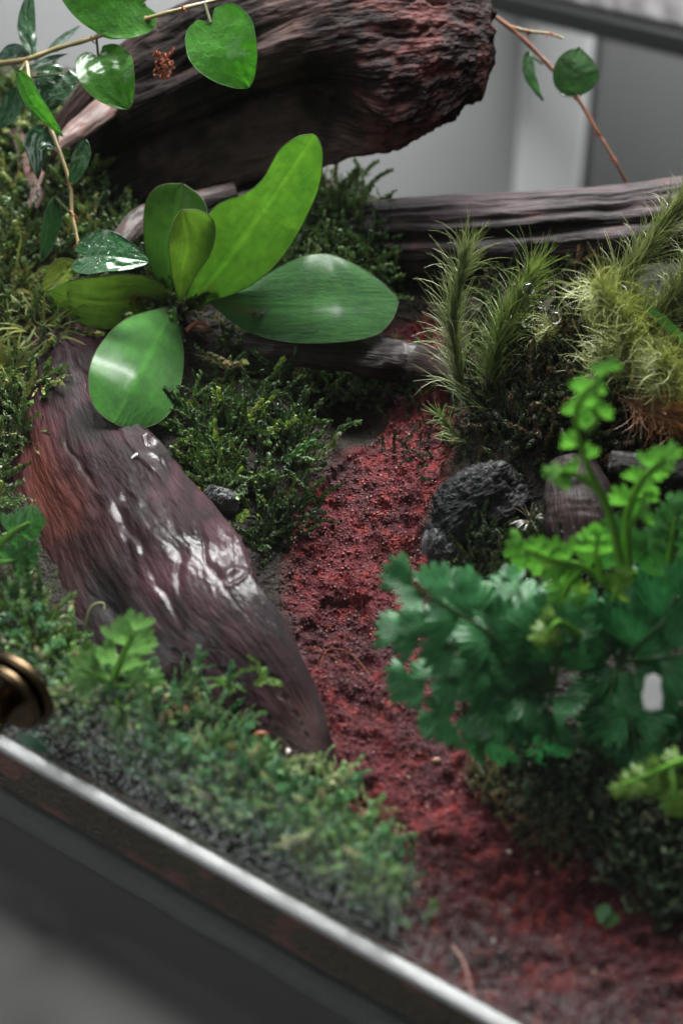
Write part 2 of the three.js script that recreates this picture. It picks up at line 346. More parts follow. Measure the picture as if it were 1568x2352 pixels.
// a limb: axis [[x, y, depth, half height px, depth ratio]], shape(s, a) -> relative displacement, colour(s, a, p)
function limb(axis, NS, NA, shape, colour, lift = 0.35, close = true) {
  const P = axis.map(([x, y, d]) => at(x, y, d)), cur = new THREE.CatmullRomCurve3(P, false, 'centripetal');
  const n = axis.length - 1, ks = axis.map((_, i) => i / n), R = prof(axis.map((q, i) => [ks[i], q[3] * q[2] / FPX])), Q = prof(axis.map((q, i) => [ks[i], q[4]]));
  const g = new Geo(), toward = TOEYE.clone().add(V(0, lift, 0)).normalize();
  const s2 = (s) => s, len = cur.getLength();
  const frame = (s) => { const p = cur.getPoint(s2(s)), t = cur.getTangent(s2(s)), e2 = toward.clone().addScaledVector(t, -toward.dot(t)).normalize(), e1 = e2.clone().cross(t).normalize(); if (e1.y < 0 && Math.abs(e1.y) > 0.2) e1.negate(); else if (Math.abs(e1.y) <= 0.2 && e1.x < 0) e1.negate(); return [p, t, e1, e2]; };
  const pts = (s, a) => {
    const [p, t, e1, e2] = frame(s), r = R(s), q = Q(s), k = 1 + shape(s, a);
    return p.clone().addScaledVector(e1, Math.cos(a) * r * k).addScaledVector(e2, Math.sin(a) * r * q * k);
  };
  g.grid(NS, NA, (i, j) => { const a = (j - 0.25) * 2 * Math.PI, p = pts(i, a); return [p, i * len, j * 0.1, colour(i, a, p)]; });
  if (close) for (const [row, s] of [[0, 0], [NS, 1]]) {
    const o = row * (NA + 1), rings = 10, c = V(0, 0, 0);
    for (let k = 0; k < NA; k++) c.add(V(g.p[(o + k) * 3], g.p[(o + k) * 3 + 1], g.p[(o + k) * 3 + 2])); c.multiplyScalar(1 / NA);
    const t = cur.getTangent(s).multiplyScalar(s ? 1 : -1);
    g.grid(rings, NA, (i, j, ii, jj) => {
      const e = V(g.p[(o + jj) * 3], g.p[(o + jj) * 3 + 1], g.p[(o + jj) * 3 + 2]), p = e.lerp(c, i), rad = R(s);
      p.addScaledVector(t, rad * (0.10 * Math.sin(Math.min(1, i * 2) * Math.PI / 2) * (1 - 0.3 * i) + (i > 0 ? 0.22 * fbm(p.x * 220, p.y * 220, p.z * 220, 3) * Math.min(1, i * 4) : 0)));
      return [p, i * rad, j * 0.05, colour(s, (j - 0.25) * 6.283, p)];
    });
  }
  return { geo: g.build(), pts, frame };
}
const wet = (o) => mat({ vertexColors: true, map: rep(woodCol, 40, 34), bumpMap: rep(grain, 60, 40), bumpScale: 0.0006, roughness: 0.5, clearcoat: 0.15, clearcoatRoughness: 0.3, specularIntensity: 0.6, ...o });
const WD = (s, a, k, fs = 3, fa = 5) => ridged(s * fs + 7 * k, Math.cos(a) * fa * 0.7 + k, Math.sin(a) * fa * 0.7, 3);

// the big root in front: features along s (0 = far end, 1 = pointed tip) and a (90 degrees = towards the viewer, 0 = upper right flank)
const D2R = Math.PI / 180;
const rootAxis = [[95, 700, 75, 0.6], [114, 800, 112, 0.6], [144, 930, 148, 0.55], [186, 1060, 175, 0.5], [258, 1190, 198, 0.47], [340, 1340, 232, 0.42], [425, 1465, 212, 0.42], [520, 1545, 180, 0.46], [605, 1630, 140, 0.48], [676, 1712, 98, 0.5], [728, 1775, 50, 0.55]]
  .map(([x, y, r, q]) => [x, y, depthOn(x, y) - 0.000, r, q]);
const gash = (s, a, s0, s1, a0, a1, w, depth) => { const t = clamp((s - s0) / (s1 - s0)), ac = mix(a0, a1, t) * D2R + 0.10 * vn(t * 4 + a0, 3) + 0.05 * vn(t * 13 + a0, 8), in_ = sst(s0 - 0.02, s0 + 0.03, s) * (1 - sst(s1 - 0.05, s1 + 0.02, s)); return -depth * in_ * (0.65 + 0.6 * vn(t * 7 + a0, 5)) * gauss(a - ac, w * (1 + 0.6 * vn(t * 6, a0)) * D2R); };
const knot = (s, a, sc, ac, rs, ra, depth) => { const d = Math.hypot((s - sc) / rs, (a - ac * D2R) / (ra * D2R)); return depth * (-gauss(d, 0.75) + 0.75 * gauss(d - 1.15, 0.4)); };
const rootShape = (s, a) => {
  let k = 0.10 * fbm(s * 5, Math.cos(a) * 1.5, Math.sin(a) * 1.5 + 4, 3);
  const sw = a + 0.5 * Math.sin(s * 7) * 0.3 + 0.25 * vn(s * 9, a * 2, 3);
  k += 0.010 * WD(s, sw, 2, 3, 6) + 0.006 * WD(s, sw, 5, 6, 34) + 0.008 * fbm(s * 26, Math.cos(sw) * 34, Math.sin(sw) * 34, 3) + 0.010 * fbm(s * 120, Math.cos(sw) * 50, Math.sin(sw) * 50, 3);
  k += gash(s, a, 0.43, 0.80, 80, 96, 3.0, 0.085) + gash(s, a, 0.46, 0.72, 94, 112, 3.0, 0.09) + gash(s, a, 0.12, 0.5, 60, 52, 1.8, 0.05) + gash(s, a, 0.1, 0.42, 96, 84, 1.6, 0.04) + gash(s, a, 0.55, 0.9, 44, 58, 1.6, 0.05) + gash(s, a, 0.3, 0.62, 36, 46, 1.6, 0.05) + gash(s, a, 0.50, 0.86, 66, 78, 4, 0.05) + gash(s, a, 0.40, 0.66, 122, 138, 6, 0.09);
  k += 0.03 * gauss(s - 0.6, 0.13) * gauss(a - 87 * D2R, 5 * D2R) + 0.025 * gauss(s - 0.56, 0.1) * gauss(a - 104 * D2R, 5 * D2R);
  k += -0.17 * gauss(s - 0.53, 0.065) * gauss(a - 118 * D2R, 12 * D2R);
  k += knot(s, a, 0.42, 95, 0.014, 7, 0.03) + knot(s, a, 0.43, 76, 0.012, 5, 0.025) + knot(s, a, 0.60, 34, 0.016, 10, 0.03) + knot(s, a, 0.66, 142, 0.03, 14, 0.07) + knot(s, a, 0.36, 30, 0.02, 10, 0.06);
  k += 0.12 * gauss(a - 152 * D2R, 16 * D2R) * gauss(s - 0.22, 0.16) - 0.10 * gauss(a - 128 * D2R, 8 * D2R) * gauss(s - 0.22, 0.14);
  k += gash(s, a, 0.74, 0.98, 60, 74, 3, 0.10) + gash(s, a, 0.78, 0.97, 100, 98, 4, 0.09);
  return k;
};
const rootCol = (s, a, p) => {
  const n = fbm(p.x * 90, p.y * 90, p.z * 90, 3), m = fbm(p.x * 300, p.y * 300, p.z * 300, 2);
  let c = mixc([0.011, 0.0046, 0.0062], [0.042, 0.0175, 0.0235], sst(-0.25, 0.35, n));
  c = mixc(c, [0.012, 0.009, 0.009], sst(0.15, 0.4, fbm(p.x * 140 + 5, p.z * 70, 3, 3)) * 0.7);
  const red = gauss(s - 0.36, 0.10) * gauss(a - 122 * D2R, 24 * D2R) + 0.6 * gauss(s - 0.92, 0.09) * gauss(a - 60 * D2R, 30 * D2R);
  c = mixc(c, [0.085, 0.023, 0.016], clamp(red * (0.75 + 1.0 * n + 0.5 * m)));
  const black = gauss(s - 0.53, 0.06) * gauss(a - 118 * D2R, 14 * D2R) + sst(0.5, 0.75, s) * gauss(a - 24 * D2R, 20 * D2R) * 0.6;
  c = mixc(c, [0.115, 0.080, 0.076], clamp(gauss(s - 0.95, 0.07) * (0.6 + n)));
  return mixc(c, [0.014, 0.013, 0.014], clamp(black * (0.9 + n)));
};
const root = limb(rootAxis, 620, 300, rootShape, rootCol);
{
  const t = thing('driftwood_root', 'large wet purple brown root slanting down the left side, grooved and knotted', 'driftwood', rootAxis.length ? at(340, 1340, rootAxis[5][2]) : null);
  mesh('root_body', root.geo, wet({ map: null, clearcoat: 0.3, clearcoatMap: rep(wetMap, 22, 16), clearcoatRoughness: 0.2, specularIntensity: 0.12, bumpScale: 0.0005, roughness: 0.6 }), t);
}
// the place on the root's skin that is seen at a picture place
const rootGrid = []; for (let i = 8; i < 96; i++) for (let j = 0; j < 48; j++) { const p = root.pts(i / 98, (-20 + j * 4.6) * D2R); rootGrid.push([p, ...seen(p)]); }
const onRoot = (x, y, lift = 0) => { let b = null, bd = 1e9; for (const r of rootGrid) { const d = Math.hypot(r[1] - x, r[2] - y) + Math.max(0, r[3] - 0.36) * 40; if (d < bd) { bd = d; b = r; } } return at(x, y, b[3] - lift); };
// the big log overhead at the back
{
  const ax = [[-40, 520, 0.500, 50, 0.6], [110, 440, 0.496, 80, 0.6], [200, 370, 0.492, 130, 0.6], [320, 300, 0.487, 185, 0.6], [470, 235, 0.482, 225, 0.58], [620, 175, 0.478, 245, 0.54], [800, 130, 0.474, 235, 0.48], [960, 108, 0.472, 205, 0.42], [1060, 98, 0.471, 164, 0.38], [1118, 104, 0.471, 126, 0.34]];
  const shape = (s, a) => {
    let k = 0.16 * fbm(s * 6, Math.cos(a) * 1.4, Math.sin(a) * 1.4 + 9, 3) + 0.035 * WD(s, a, 3, 2.5, 6) + 0.026 * WD(s, a, 7, 6, 40) + 0.02 * fbm(s * 40, Math.cos(a) * 9, Math.sin(a) * 9, 3);
    const w = a + 0.1 * Math.sin(s * 9);
    k -= 0.80 * sst(0.12, 0.25, s) * (1 - sst(0.60, 0.74, s)) * gauss(w - 132 * D2R, 38 * D2R);                 // hollow on its front
    k += 0.10 * sst(0.15, 0.3, s) * (1 - sst(0.62, 0.75, s)) * gauss(w - 176 * D2R, 7 * D2R);                    // lip under the hollow
    k -= 0.14 * sst(0.05, 0.2, s) * (1 - sst(0.55, 0.7, s)) * gauss(w - 66 * D2R, 6 * D2R);
    const rough = sst(0.62, 0.75, s);
    for (const [s0, s1, a0, a1, ww, dd] of [[0.1, 0.7, 52, 46, 1.8, 0.09], [0.3, 0.95, 34, 40, 1.6, 0.10], [0.45, 0.9, 72, 60, 1.6, 0.08], [0.15, 0.6, 80, 74, 1.8, 0.07], [0.7, 0.99, 92, 84, 1.5, 0.12], [0.72, 0.98, 120, 132, 1.6, 0.10], [0.5, 0.99, 10, 18, 1.6, 0.10], [0.66, 0.9, 150, 140, 1.5, 0.10]]) k += gash(s, a, s0, s1, a0, a1, ww, dd);
    k += rough * (0.11 * (ridged(s * 12, Math.cos(a) * 4, Math.sin(a) * 4, 3) - 0.3) + 0.07 * fbm(s * 40, Math.cos(a) * 12, Math.sin(a) * 12, 4) + 0.02 * fbm(s * 160, Math.cos(a) * 40, Math.sin(a) * 40, 2));
    k -= 0.26 * gauss(s - 0.955, 0.022) * gauss(a - 42 * D2R, 14 * D2R) + 0.16 * gauss(s - 0.90, 0.05) * gauss(a - 78 * D2R, 5 * D2R);
    k -= (1 - rough) * 0.05 * Math.pow(Math.max(0, ridged(s * 2.2 + 3, a * 7 + 0.3 * Math.sin(s * 12), 4, 1) + 0.1), 2);
    return k;
  };
  const col = (s, a, p) => {
    const n = fbm(p.x * 70, p.y * 70, p.z * 70, 3), m = fbm(p.x * 260, p.y * 260, p.z * 260, 3);
    let c = mixc([0.013, 0.0078, 0.0070], [0.068, 0.040, 0.036], sst(-0.2, 0.35, n + 0.5 * m));
    const red = sst(0.58, 0.75, s);
    c = mixc(c, mixc([0.022, 0.008, 0.0085], [0.085, 0.022, 0.020], sst(-0.25, 0.4, 0.7 * n + 1.3 * m)), red * sst(40 * D2R, 75 * D2R, a));
    return c;
  };
  const L = limb(ax, 520, 400, shape, col, 0.2);
  const t = thing('driftwood_log', 'thick dark log leaning across the top of the tank, broken reddish end', 'driftwood', at(620, 175, 0.478));
  mesh('log_body', L.geo, wet({ roughness: 0.7, clearcoat: 0, specularIntensity: 0.3, bumpScale: 0.0012 }), t);
  // splintered orange wood torn from its top left shoulder
  srand(5);
  const sp = new Geo(), c0 = at(375, 150, 0.452);
  for (let i = 0; i < 60; i++) { const p = c0.clone().add(V(rr(-0.002, 0.002), rr(-0.0035, 0.0035), rr(-0.001, 0.001))), q = p.clone().add(V(rr(-0.0012, 0.0012), rr(-0.0003, 0.0018), rr(-0.001, 0.002))); sp.tube([p, p.clone().lerp(q, 0.5).add(V(rr(-0.0005, 0.0005), 0, 0)), q], (s) => 0.00034 * (1 - s * 0.8), 4, () => mixc([0.42, 0.13, 0.07], [0.25, 0.06, 0.03], rnd())); }
  mesh('splinters', sp.build(), mat({ vertexColors: true, roughness: 0.7 }), t).userData.label = 'orange splintered wood fibres';
}
// the straight log along the back rim
{
  const ax = [[700, 560, 0.486, 60, 0.8], [800, 556, 0.484, 84, 0.8], [920, 548, 0.482, 92, 0.8], [1080, 540, 0.480, 92, 0.8], [1250, 530, 0.478, 92, 0.8], [1420, 518, 0.476, 94, 0.8], [1600, 500, 0.474, 98, 0.8], [1760, 480, 0.472, 98, 0.8]];
  const shape = (s, a) => {
    let k = 0.09 * fbm(s * 7, Math.cos(a) * 1.4, Math.sin(a) * 1.4 + 2, 3) + 0.07 * WD(s * 0.8, a, 4, 4, 8) + 0.012 * WD(s, a, 9, 10, 26);
    const w = a + 0.05 * Math.sin(s * 11);
    k -= 0.30 * (1 - sst(0.58, 0.72, s) * 0.6) * gauss(w - 112 * D2R, 9 * D2R) + 0.12 * sst(0.2, 0.4, s) * gauss(w - 86 * D2R, 5 * D2R) + 0.10 * sst(0.5, 0.62, s) * gauss(w - 70 * D2R, 6 * D2R);
    k -= 0.10 * sst(0.66, 0.7, s) * (1 - sst(0.72, 0.75, s)) * gauss(a - 80 * D2R, 30 * D2R);
    return k;
  };
  const col = (s, a, p) => { const n = fbm(p.x * 80, p.y * 200, p.z * 200, 3), m = fbm(p.x * 200, p.y * 400, p.z * 400, 2); let c = mixc([0.020, 0.012, 0.0145], [0.056, 0.034, 0.042], sst(-0.25, 0.3, n)); c = mixc(c, [0.11, 0.045, 0.04], sst(0.2, 0.5, m) * 0.6); return c; };
  const L = limb(ax, 360, 160, shape, col, 0.6);
  mesh('log_body', L.geo, wet({ roughness: 0.65, clearcoat: 0.04, specularIntensity: 0.4, bumpScale: 0.0008, map: rep(woodCol, 18, 16) }), thing('driftwood_beam', 'straight purple grey log lying along the back rim with a dark split', 'driftwood', at(1200, 530, 0.479)));
}
// thin dark pieces of wood lying under the broad leaves
const stick = (name, label, axis, r, c, m, amp = 0.2, where = 0) => {
  const ax = axis.map(([x, y, w, up = 0]) => [x, y, depthOn(x, y) - 0.004 - up, w, 0.7]);
  const L = limb(ax, 90, 40, (s, a) => amp * fbm(s * 9, Math.cos(a) * 2 + r, Math.sin(a) * 2, 3) + amp * 0.5 * WD(s, a, r, 5, 9), (s, a, p) => mixc(c, c.map((x) => x * 2.4), sst(-0.2, 0.4, fbm(p.x * 200, p.y * 200, p.z * 200 + r, 3))), 0.5);
  return mesh(name, L.geo, m ?? wet({}), scene), L;
};
function looseWood(label, axis, r, c, cat = 'stick', o = {}, amp) { stick('fallen_stick', label, axis, r, c, wet(o), amp); tag(scene.children[scene.children.length - 1], label, cat); }
looseWood('black wet stick lying across the gap under the right leaf', [[560, 790, 26, 0.004], [690, 800, 38, 0.007], [820, 812, 48, 0.008], [940, 832, 46, 0.006], [1060, 856, 34, 0.003]], 3, [0.020, 0.011, 0.011], 'stick', { roughness: 0.3 });
looseWood('thin brown branch under the overhanging log, left of the plant', [[270, 560, 20, 0.02], [330, 500, 30, 0.02], [420, 470, 24, 0.02], [540, 440, 20, 0.02]], 4, [0.055, 0.030, 0.027]);
looseWood('short reddish root behind the left vine', [[40, 300, 12, 0.01], [60, 370, 18, 0.01], [90, 430, 22, 0.01], [75, 480, 12, 0.01]], 5, [0.10, 0.040, 0.034]);
looseWood('pinkish bark strip on the log behind the vine', [[120, 345, 12, 0.035], [190, 290, 26, 0.035], [270, 235, 34, 0.035], [330, 215, 20, 0.035]], 6, [0.12, 0.062, 0.052], 'bark strip', { roughness: 0.6 });
looseWood('dark reddish stump behind the ferns, right of the black rock', [[1310, 1060, 50, 0.002], [1325, 1130, 78, 0.002], [1335, 1200, 86, 0.002], [1340, 1270, 60, 0.002]], 8, [0.020, 0.011, 0.011], 'wood stump', { roughness: 0.5, clearcoat: 0.05, specularIntensity: 0.25 }, 0.09);
looseWood('dark stick under the tall moss at the right edge', [[1400, 1060, 26, 0.01], [1500, 1075, 30, 0.01], [1600, 1095, 30, 0.01]], 9, [0.016, 0.011, 0.010], 'stick');

// ------------------------------------------------------------------ rocks
function rock(name, label, cat, x, y, rx, ry, rz, turn, col, m, k, up = 0, rough = 0.2) {
  const g = mergeVertices(new THREE.IcosahedronGeometry(1, 28).deleteAttribute('normal').deleteAttribute('uv')), p = g.attributes.position, c = [], uv = [];
  for (let i = 0; i < p.count; i++) {
    const q = V(p.getX(i), p.getY(i), p.getZ(i)), facet = fbm(q.x * 1.3 + k, q.y * 1.3, q.z * 1.3, 2), pit = fbm(q.x * 7 + k, q.y * 7, q.z * 7, 3), fine = fbm(q.x * 22, q.y * 22, q.z * 22 + k, 2);
    const s = 1 + 0.35 * facet + rough * 0.35 * pit + rough * 0.25 * fine;
    const t = 0.5 + 0.5 * fbm(q.x * 5, q.y * 5, q.z * 5 + k, 3);
    c.push(...mixc(col, col.map((v) => v * 2.2), t)); uv.push(Math.atan2(q.z, q.x) / 3, q.y);
    p.setXYZ(i, q.x * s, q.y * s, q.z * s);
  }
  g.setAttribute('color', new THREE.Float32BufferAttribute(c, 3)); g.setAttribute('uv', new THREE.Float32BufferAttribute(uv, 2));
  const d = depthOn(x, y) - 0.003 - up, o = at(x, y, d), px = d / FPX;
  g.scale(rx * px, ry * px, rz * px); g.rotateZ(turn); g.rotateX(-PITCH * 0.75); g.translate(o.x, o.y, o.z); g.computeVertexNormals();
  return tag(mesh(name, g, mat({ vertexColors: true, roughness: 0.42, clearcoat: 0.5, clearcoatRoughness: 0.3, bumpMap: rep(grit, 1.2, 1.2), bumpScale: 0.0012, ...m })), label, cat);
}
rock('lava_rock', 'black pitted lava rock between the red channel and the ferns', 'rock', 1100, 1165, 128, 80, 70, 0.6, [0.006, 0.006, 0.0065], { clearcoat: 0.12, roughness: 0.6, specularIntensity: 0.5 }, 2.2, 0, 0.32);
rock('lava_rock', 'small black stone at the lower left foot of the lava rock', 'rock', 1020, 1262, 46, 52, 40, 0.2, [0.012, 0.012, 0.014], {}, 5.2, 0, 0.3);
rock('slate_chip', 'pale grey slate chip leaning on the black stone', 'stone chip', 986, 1243, 15, 36, 8, -0.25, [0.16, 0.16, 0.19], { roughness: 0.5 }, 7.1, 0.003, 0.1);
rock('grey_stone', 'dark grey stone wedged between the root and the moss bank', 'stone', 502, 1150, 44, 34, 26, -0.6, [0.03, 0.03, 0.034], {}, 4.4, 0.003, 0.3);

// ------------------------------------------------------------------ leaves
const leafMat = (o) => mat({ vertexColors: true, transmission: 0.35, roughness: 1, clearcoat: 0.9, clearcoatRoughness: 0.3, ior: 1.45, specularIntensity: 0.4, ...o });
const veinBump = tex(256, (u, v) => { let s = 0, a = 0.5, f = 5; for (let i = 0; i < 4; i++) { s += a * vn(u * f, v * f, 50 + i, f, f); a *= 0.6; f *= 2; } return 0.5 + 0.45 * s; });
const leafStreak = tex(256, (u, v) => 0.5 + 0.3 * vn(u * 3, v * 12, 60, 3, 12) + 0.2 * vn(u * 9, v * 30, 61, 9, 30) + 0.15 * vn(u * 40, v * 40, 62, 40, 40));
const leafSpeck = tex(512, (u, v) => { const m = 0.86 + 0.12 * vn(u * 9, v * 9, 70, 9, 9) + 0.10 * vn(u * 33, v * 33, 71, 33, 33), net = Math.pow(1 - Math.abs(vn(u * 26 + 0.6 * vn(u * 60, v * 60, 73, 60, 60), v * 26, 72, 26, 26)), 14), s = vn(u * 70, v * 70, 74, 70, 70) > 0.90 ? 1 : 0; return [clamp(m + 0.10 * net + s * 0.35), clamp(m + 0.09 * net + s * 0.18), clamp(m + 0.06 * net + s * 0.5)]; }, true);
// a leaf blade along picture places with distances; wl / wr: half widths (picture units) to the left and right of the midrib
function blade(g, pts, wl, wr, o = {}) {
  const { roll = 0, fold = 0, cup = 0, wave = 0, lobes = 0, NS = 44, NT = 18, bumps = 0, k = 1, edge = null, rim = 0.00011, c0 = [0.03, 0.10, 0.01], c1 = [0.05, 0.16, 0.015], spots = [], veins = 0, twist = 0 } = o;
  const P = pts.map(([x, y, d]) => at(x, y, d)), cur = new THREE.CatmullRomCurve3(P), dm = pts[0][2];
  const L = prof(wl), R = prof(wr ?? wl), px = dm / FPX, len = cur.getLength();
  const base = [];
  const f = (s, t) => {           // s 0..1 along, t -1..1 across
    const p = cur.getPoint(s), T = cur.getTangent(s), F = EYE.clone().sub(p).normalize();
    let S = T.clone().cross(F).normalize();         // to the right of the way the leaf grows, as seen
    const N0 = S.clone().cross(T).normalize();
    const a = (roll + twist * s) * Math.PI / 180;
    const N = N0.clone().multiplyScalar(Math.cos(a)).addScaledVector(S, Math.sin(a)); S = S.clone().multiplyScalar(Math.cos(a)).addScaledVector(N0, -Math.sin(a));
    const w = (t < 0 ? L(s) : R(s)) * px, q = Math.abs(t);
    let back = 0;
    if (lobes) back = -lobes * len * sst(0.0, 1, q) * (1 - sst(0.0, 0.22, s));      // basal lobes reach behind the stalk
    let z = fold * w * (Math.sqrt(q * q + 0.004)) + cup * w * q * q + wave * px * Math.sin(s * 9 + k + t * 1.5) * q * q;
    if (bumps) z += bumps * px * (fbm(s * 4.5 + k, t * 3.2 + k, k, 2) + 0.35 * Math.abs(Math.sin(s * 13 - q * 3)) - 0.4 * gauss(t, 0.13));
    if (veins) z += veins * px * (gauss(t, 0.07) * 0.9 + 0.3 * Math.sin((s * 16 - q * 4.5)) * (1 - gauss(t, 0.1)) * (1 - q));
    return p.addScaledVector(S, w * t).addScaledVector(N, z).addScaledVector(T, back);
  };
  const colour = (s, t, p) => {
    const n = fbm(p.x * 260 + k, p.y * 260, p.z * 260, 3);
    let c = mixc(c0, c1, clamp(0.5 + 0.9 * n + (o.grad ? o.grad * (s - 0.5) : 0)));
    if (veins) c = mixc(c, c1.map((x) => x * 1.35), 0.5 * gauss(t, 0.045));
    for (const [ss, tt, r, cc, m] of spots) c = mixc(c, cc, m * (1 - sst(0.55, 1.1, Math.hypot((s - ss) / r, (t - tt) / (r * 2.2)) + 0.4 * n)));
    return c;
  };
  const ease = (s) => 0.5 - 0.5 * Math.cos(Math.PI * s);
  g.grid(NS, NT, (i, j) => { const s = ease(i), t = j * 2 - 1, p = f(s, t); return [p, s * len, t * (t < 0 ? L(s) : R(s)) * px, colour(s, t, p)]; });
  if (edge) for (const t of [-1, 1]) g.tube(Array.from({ length: 16 }, (_, i) => f(ease(i / 15), t)), () => rim, 5, () => edge);
  return f;
}
const petioleMat = mat({ vertexColors: true, roughness: 0.45, clearcoat: 0.3 });
function leafPart(parent, name, pts, wl, wr, o, m, label) {
  const g = new Geo(); const f = blade(g, pts, wl, wr, o);
  const r = mesh(name, g.build(), m, parent);
  if (label) r.userData.label = label;
  return f;
}

const beadSpots = [];
// the broad leaved plant
{
  const D = depthOn(425, 705) - 0.002, B = at(425, 700, D), low = (x, y, up) => [x, y, Math.min(D - 0.004, depthOn(x, y) - up)];
  const t = thing('broadleaf_plant', 'small plant with six broad oval green leaves rising before the big log', 'plant', B);
  const m = leafMat({ transmission: 0.42, clearcoat: 0.38, clearcoatRoughness: 0.22, map: rep(leafSpeck, 26, 26), bumpMap: rep(leafStreak, 30, 60), bumpScale: 0.00017 });
  const G0 = [0.036, 0.128, 0.009], G1 = [0.078, 0.195, 0.013], E = [0.16, 0.24, 0.06];
  const D0 = [0.016, 0.070, 0.014], D1 = [0.030, 0.115, 0.020];
  leafPart(t, 'leaf', [[418, 690, D - 0.001], [392, 600, D - 0.006], [402, 500, D - 0.012], [420, 422, D - 0.014]], [[0, 6], [0.12, 20], [0.3, 46], [0.5, 60], [0.72, 68], [0.88, 56], [0.96, 32], [1, 2]], [[0, 6], [0.12, 18], [0.3, 50], [0.5, 66], [0.7, 76], [0.86, 68], [0.95, 40], [1, 2]], { c0: [0.028, 0.095, 0.010], c1: [0.055, 0.15, 0.014], cup: 0.25, roll: -14, edge: E, k: 1, veins: 1.5 }, m, 'rounded leaf behind the small front leaf');
  const tallLeaf = leafPart(t, 'leaf', [[430, 710, D - 0.002], [520, 600, D - 0.012], [600, 490, D - 0.022], [665, 395, D - 0.032], [722, 309, D - 0.040]], [[0, 8], [0.12, 40], [0.25, 78], [0.37, 96], [0.47, 88], [0.545, 58], [0.61, 44], [0.70, 42], [0.84, 46], [0.93, 34], [0.975, 20], [1, 2]], [[0, 8], [0.12, 46], [0.28, 84], [0.45, 92], [0.6, 84], [0.75, 72], [0.87, 52], [0.95, 32], [0.98, 20], [1, 2]], { c0: G0, c1: G1, cup: 0.16, roll: 10, wave: 2, edge: E, k: 2, veins: 1.6, spots: [[0.06, 0.2, 0.12, [0.05, 0.07, 0.012], 0.6]] }, m, 'tallest leaf, upright and notched on its left margin');
  leafPart(t, 'leaf', [[412, 692, D - 0.008], [420, 620, D - 0.016], [432, 550, D - 0.021], [416, 482, D - 0.025]], [[0, 4], [0.12, 12], [0.25, 22], [0.45, 36], [0.65, 50], [0.8, 46], [0.93, 26], [1, 2]], [[0, 4], [0.12, 16], [0.25, 26], [0.45, 42], [0.65, 56], [0.8, 60], [0.92, 42], [0.97, 26], [1, 2]], { c0: [0.07, 0.165, 0.012], c1: [0.12, 0.23, 0.018], cup: 0.3, roll: 18, edge: E, k: 3, veins: 1.2 }, m, 'small bright leaf in front');
  leafPart(t, 'leaf', [[420, 712, D - 0.002], low(330, 690, 0.013), low(220, 695, 0.016), low(100, 672, 0.014)], [[0, 6], [0.12, 22], [0.3, 46], [0.5, 60], [0.7, 56], [0.88, 34], [0.96, 18], [1, 2]], [[0, 6], [0.12, 26], [0.3, 54], [0.5, 66], [0.7, 60], [0.88, 34], [0.96, 16], [1, 2]], { c0: [0.065, 0.145, 0.012], c1: [0.11, 0.20, 0.018], cup: 0.12, roll: -20, edge: [0.09, 0.13, 0.04], k: 4, veins: 1.3, spots: [[0.36, 0.05, 0.09, [0.12, 0.05, 0.012], 0.85], [0.22, -0.1, 0.18, [0.04, 0.045, 0.01], 0.6]] }, m, 'low left leaf with a brown blotch');
  leafPart(t, 'leaf', [[472, 680, D - 0.003], low(600, 700, 0.016), low(760, 690, 0.022), low(914, 690, 0.019)], [[0, 6], [0.1, 28], [0.25, 66], [0.42, 105], [0.6, 124], [0.78, 110], [0.9, 72], [0.965, 37], [1, 2]], [[0, 6], [0.1, 26], [0.25, 58], [0.42, 90], [0.62, 108], [0.8, 95], [0.91, 62], [0.965, 32], [1, 2]], { c0: D0, c1: D1, fold: 0.20, cup: -0.20, roll: -31, edge: E.map((x) => x * 0.8), k: 6, veins: 2.0, spots: [[0.26, 0.35, 0.10, [0.07, 0.055, 0.014], 0.85], [0.12, 0.2, 0.1, [0.06, 0.07, 0.016], 0.7]] }, m, 'dark glossy leaf reaching right with a brown base');
  leafPart(t, 'leaf', [[400, 704, D - 0.006], low(362, 780, 0.017), low(308, 880, 0.023), low(262, 972, 0.019)], [[0, 6], [0.1, 26], [0.25, 62], [0.45, 92], [0.65, 100], [0.82, 84], [0.93, 54], [0.98, 26], [1, 2]], [[0, 6], [0.1, 36], [0.25, 76], [0.45, 98], [0.65, 100], [0.82, 82], [0.93, 58], [0.98, 32], [1, 2]], { c0: [0.024, 0.115, 0.014], c1: [0.045, 0.19, 0.018], fold: -0.04, cup: -0.14, roll: -6, edge: E, k: 5, veins: 1.4, spots: [[0.03, 0.3, 0.10, [0.07, 0.06, 0.015], 0.7], [0.62, 0.6, 0.012, [0.3, 0.28, 0.08], 0.9], [0.7, 0.85, 0.012, [0.3, 0.28, 0.08], 0.9]] }, m, 'hanging front leaf over the root');
  t.userData.beadAt = Array.from({ length: 9 }, (_, i) => tallLeaf(0.5 + 0.045 * i + 0.03 * vn(i * 3.3, 2), -0.55 + 0.9 * Math.abs(vn(i * 1.9, 5))));
  beadSpots.push(...t.userData.beadAt); delete t.userData.beadAt;
  const st = new Geo();
  for (const [x, y] of [[412, 688], [440, 690], [405, 702], [425, 706], [470, 682]]) st.tube([B.clone().add(V(0, -0.006, 0)), B, at(x, y, D - 0.005)], () => 0.0009, 7, () => [0.06, 0.07, 0.02]);
  mesh('stem', st.build(), petioleMat, t);
}

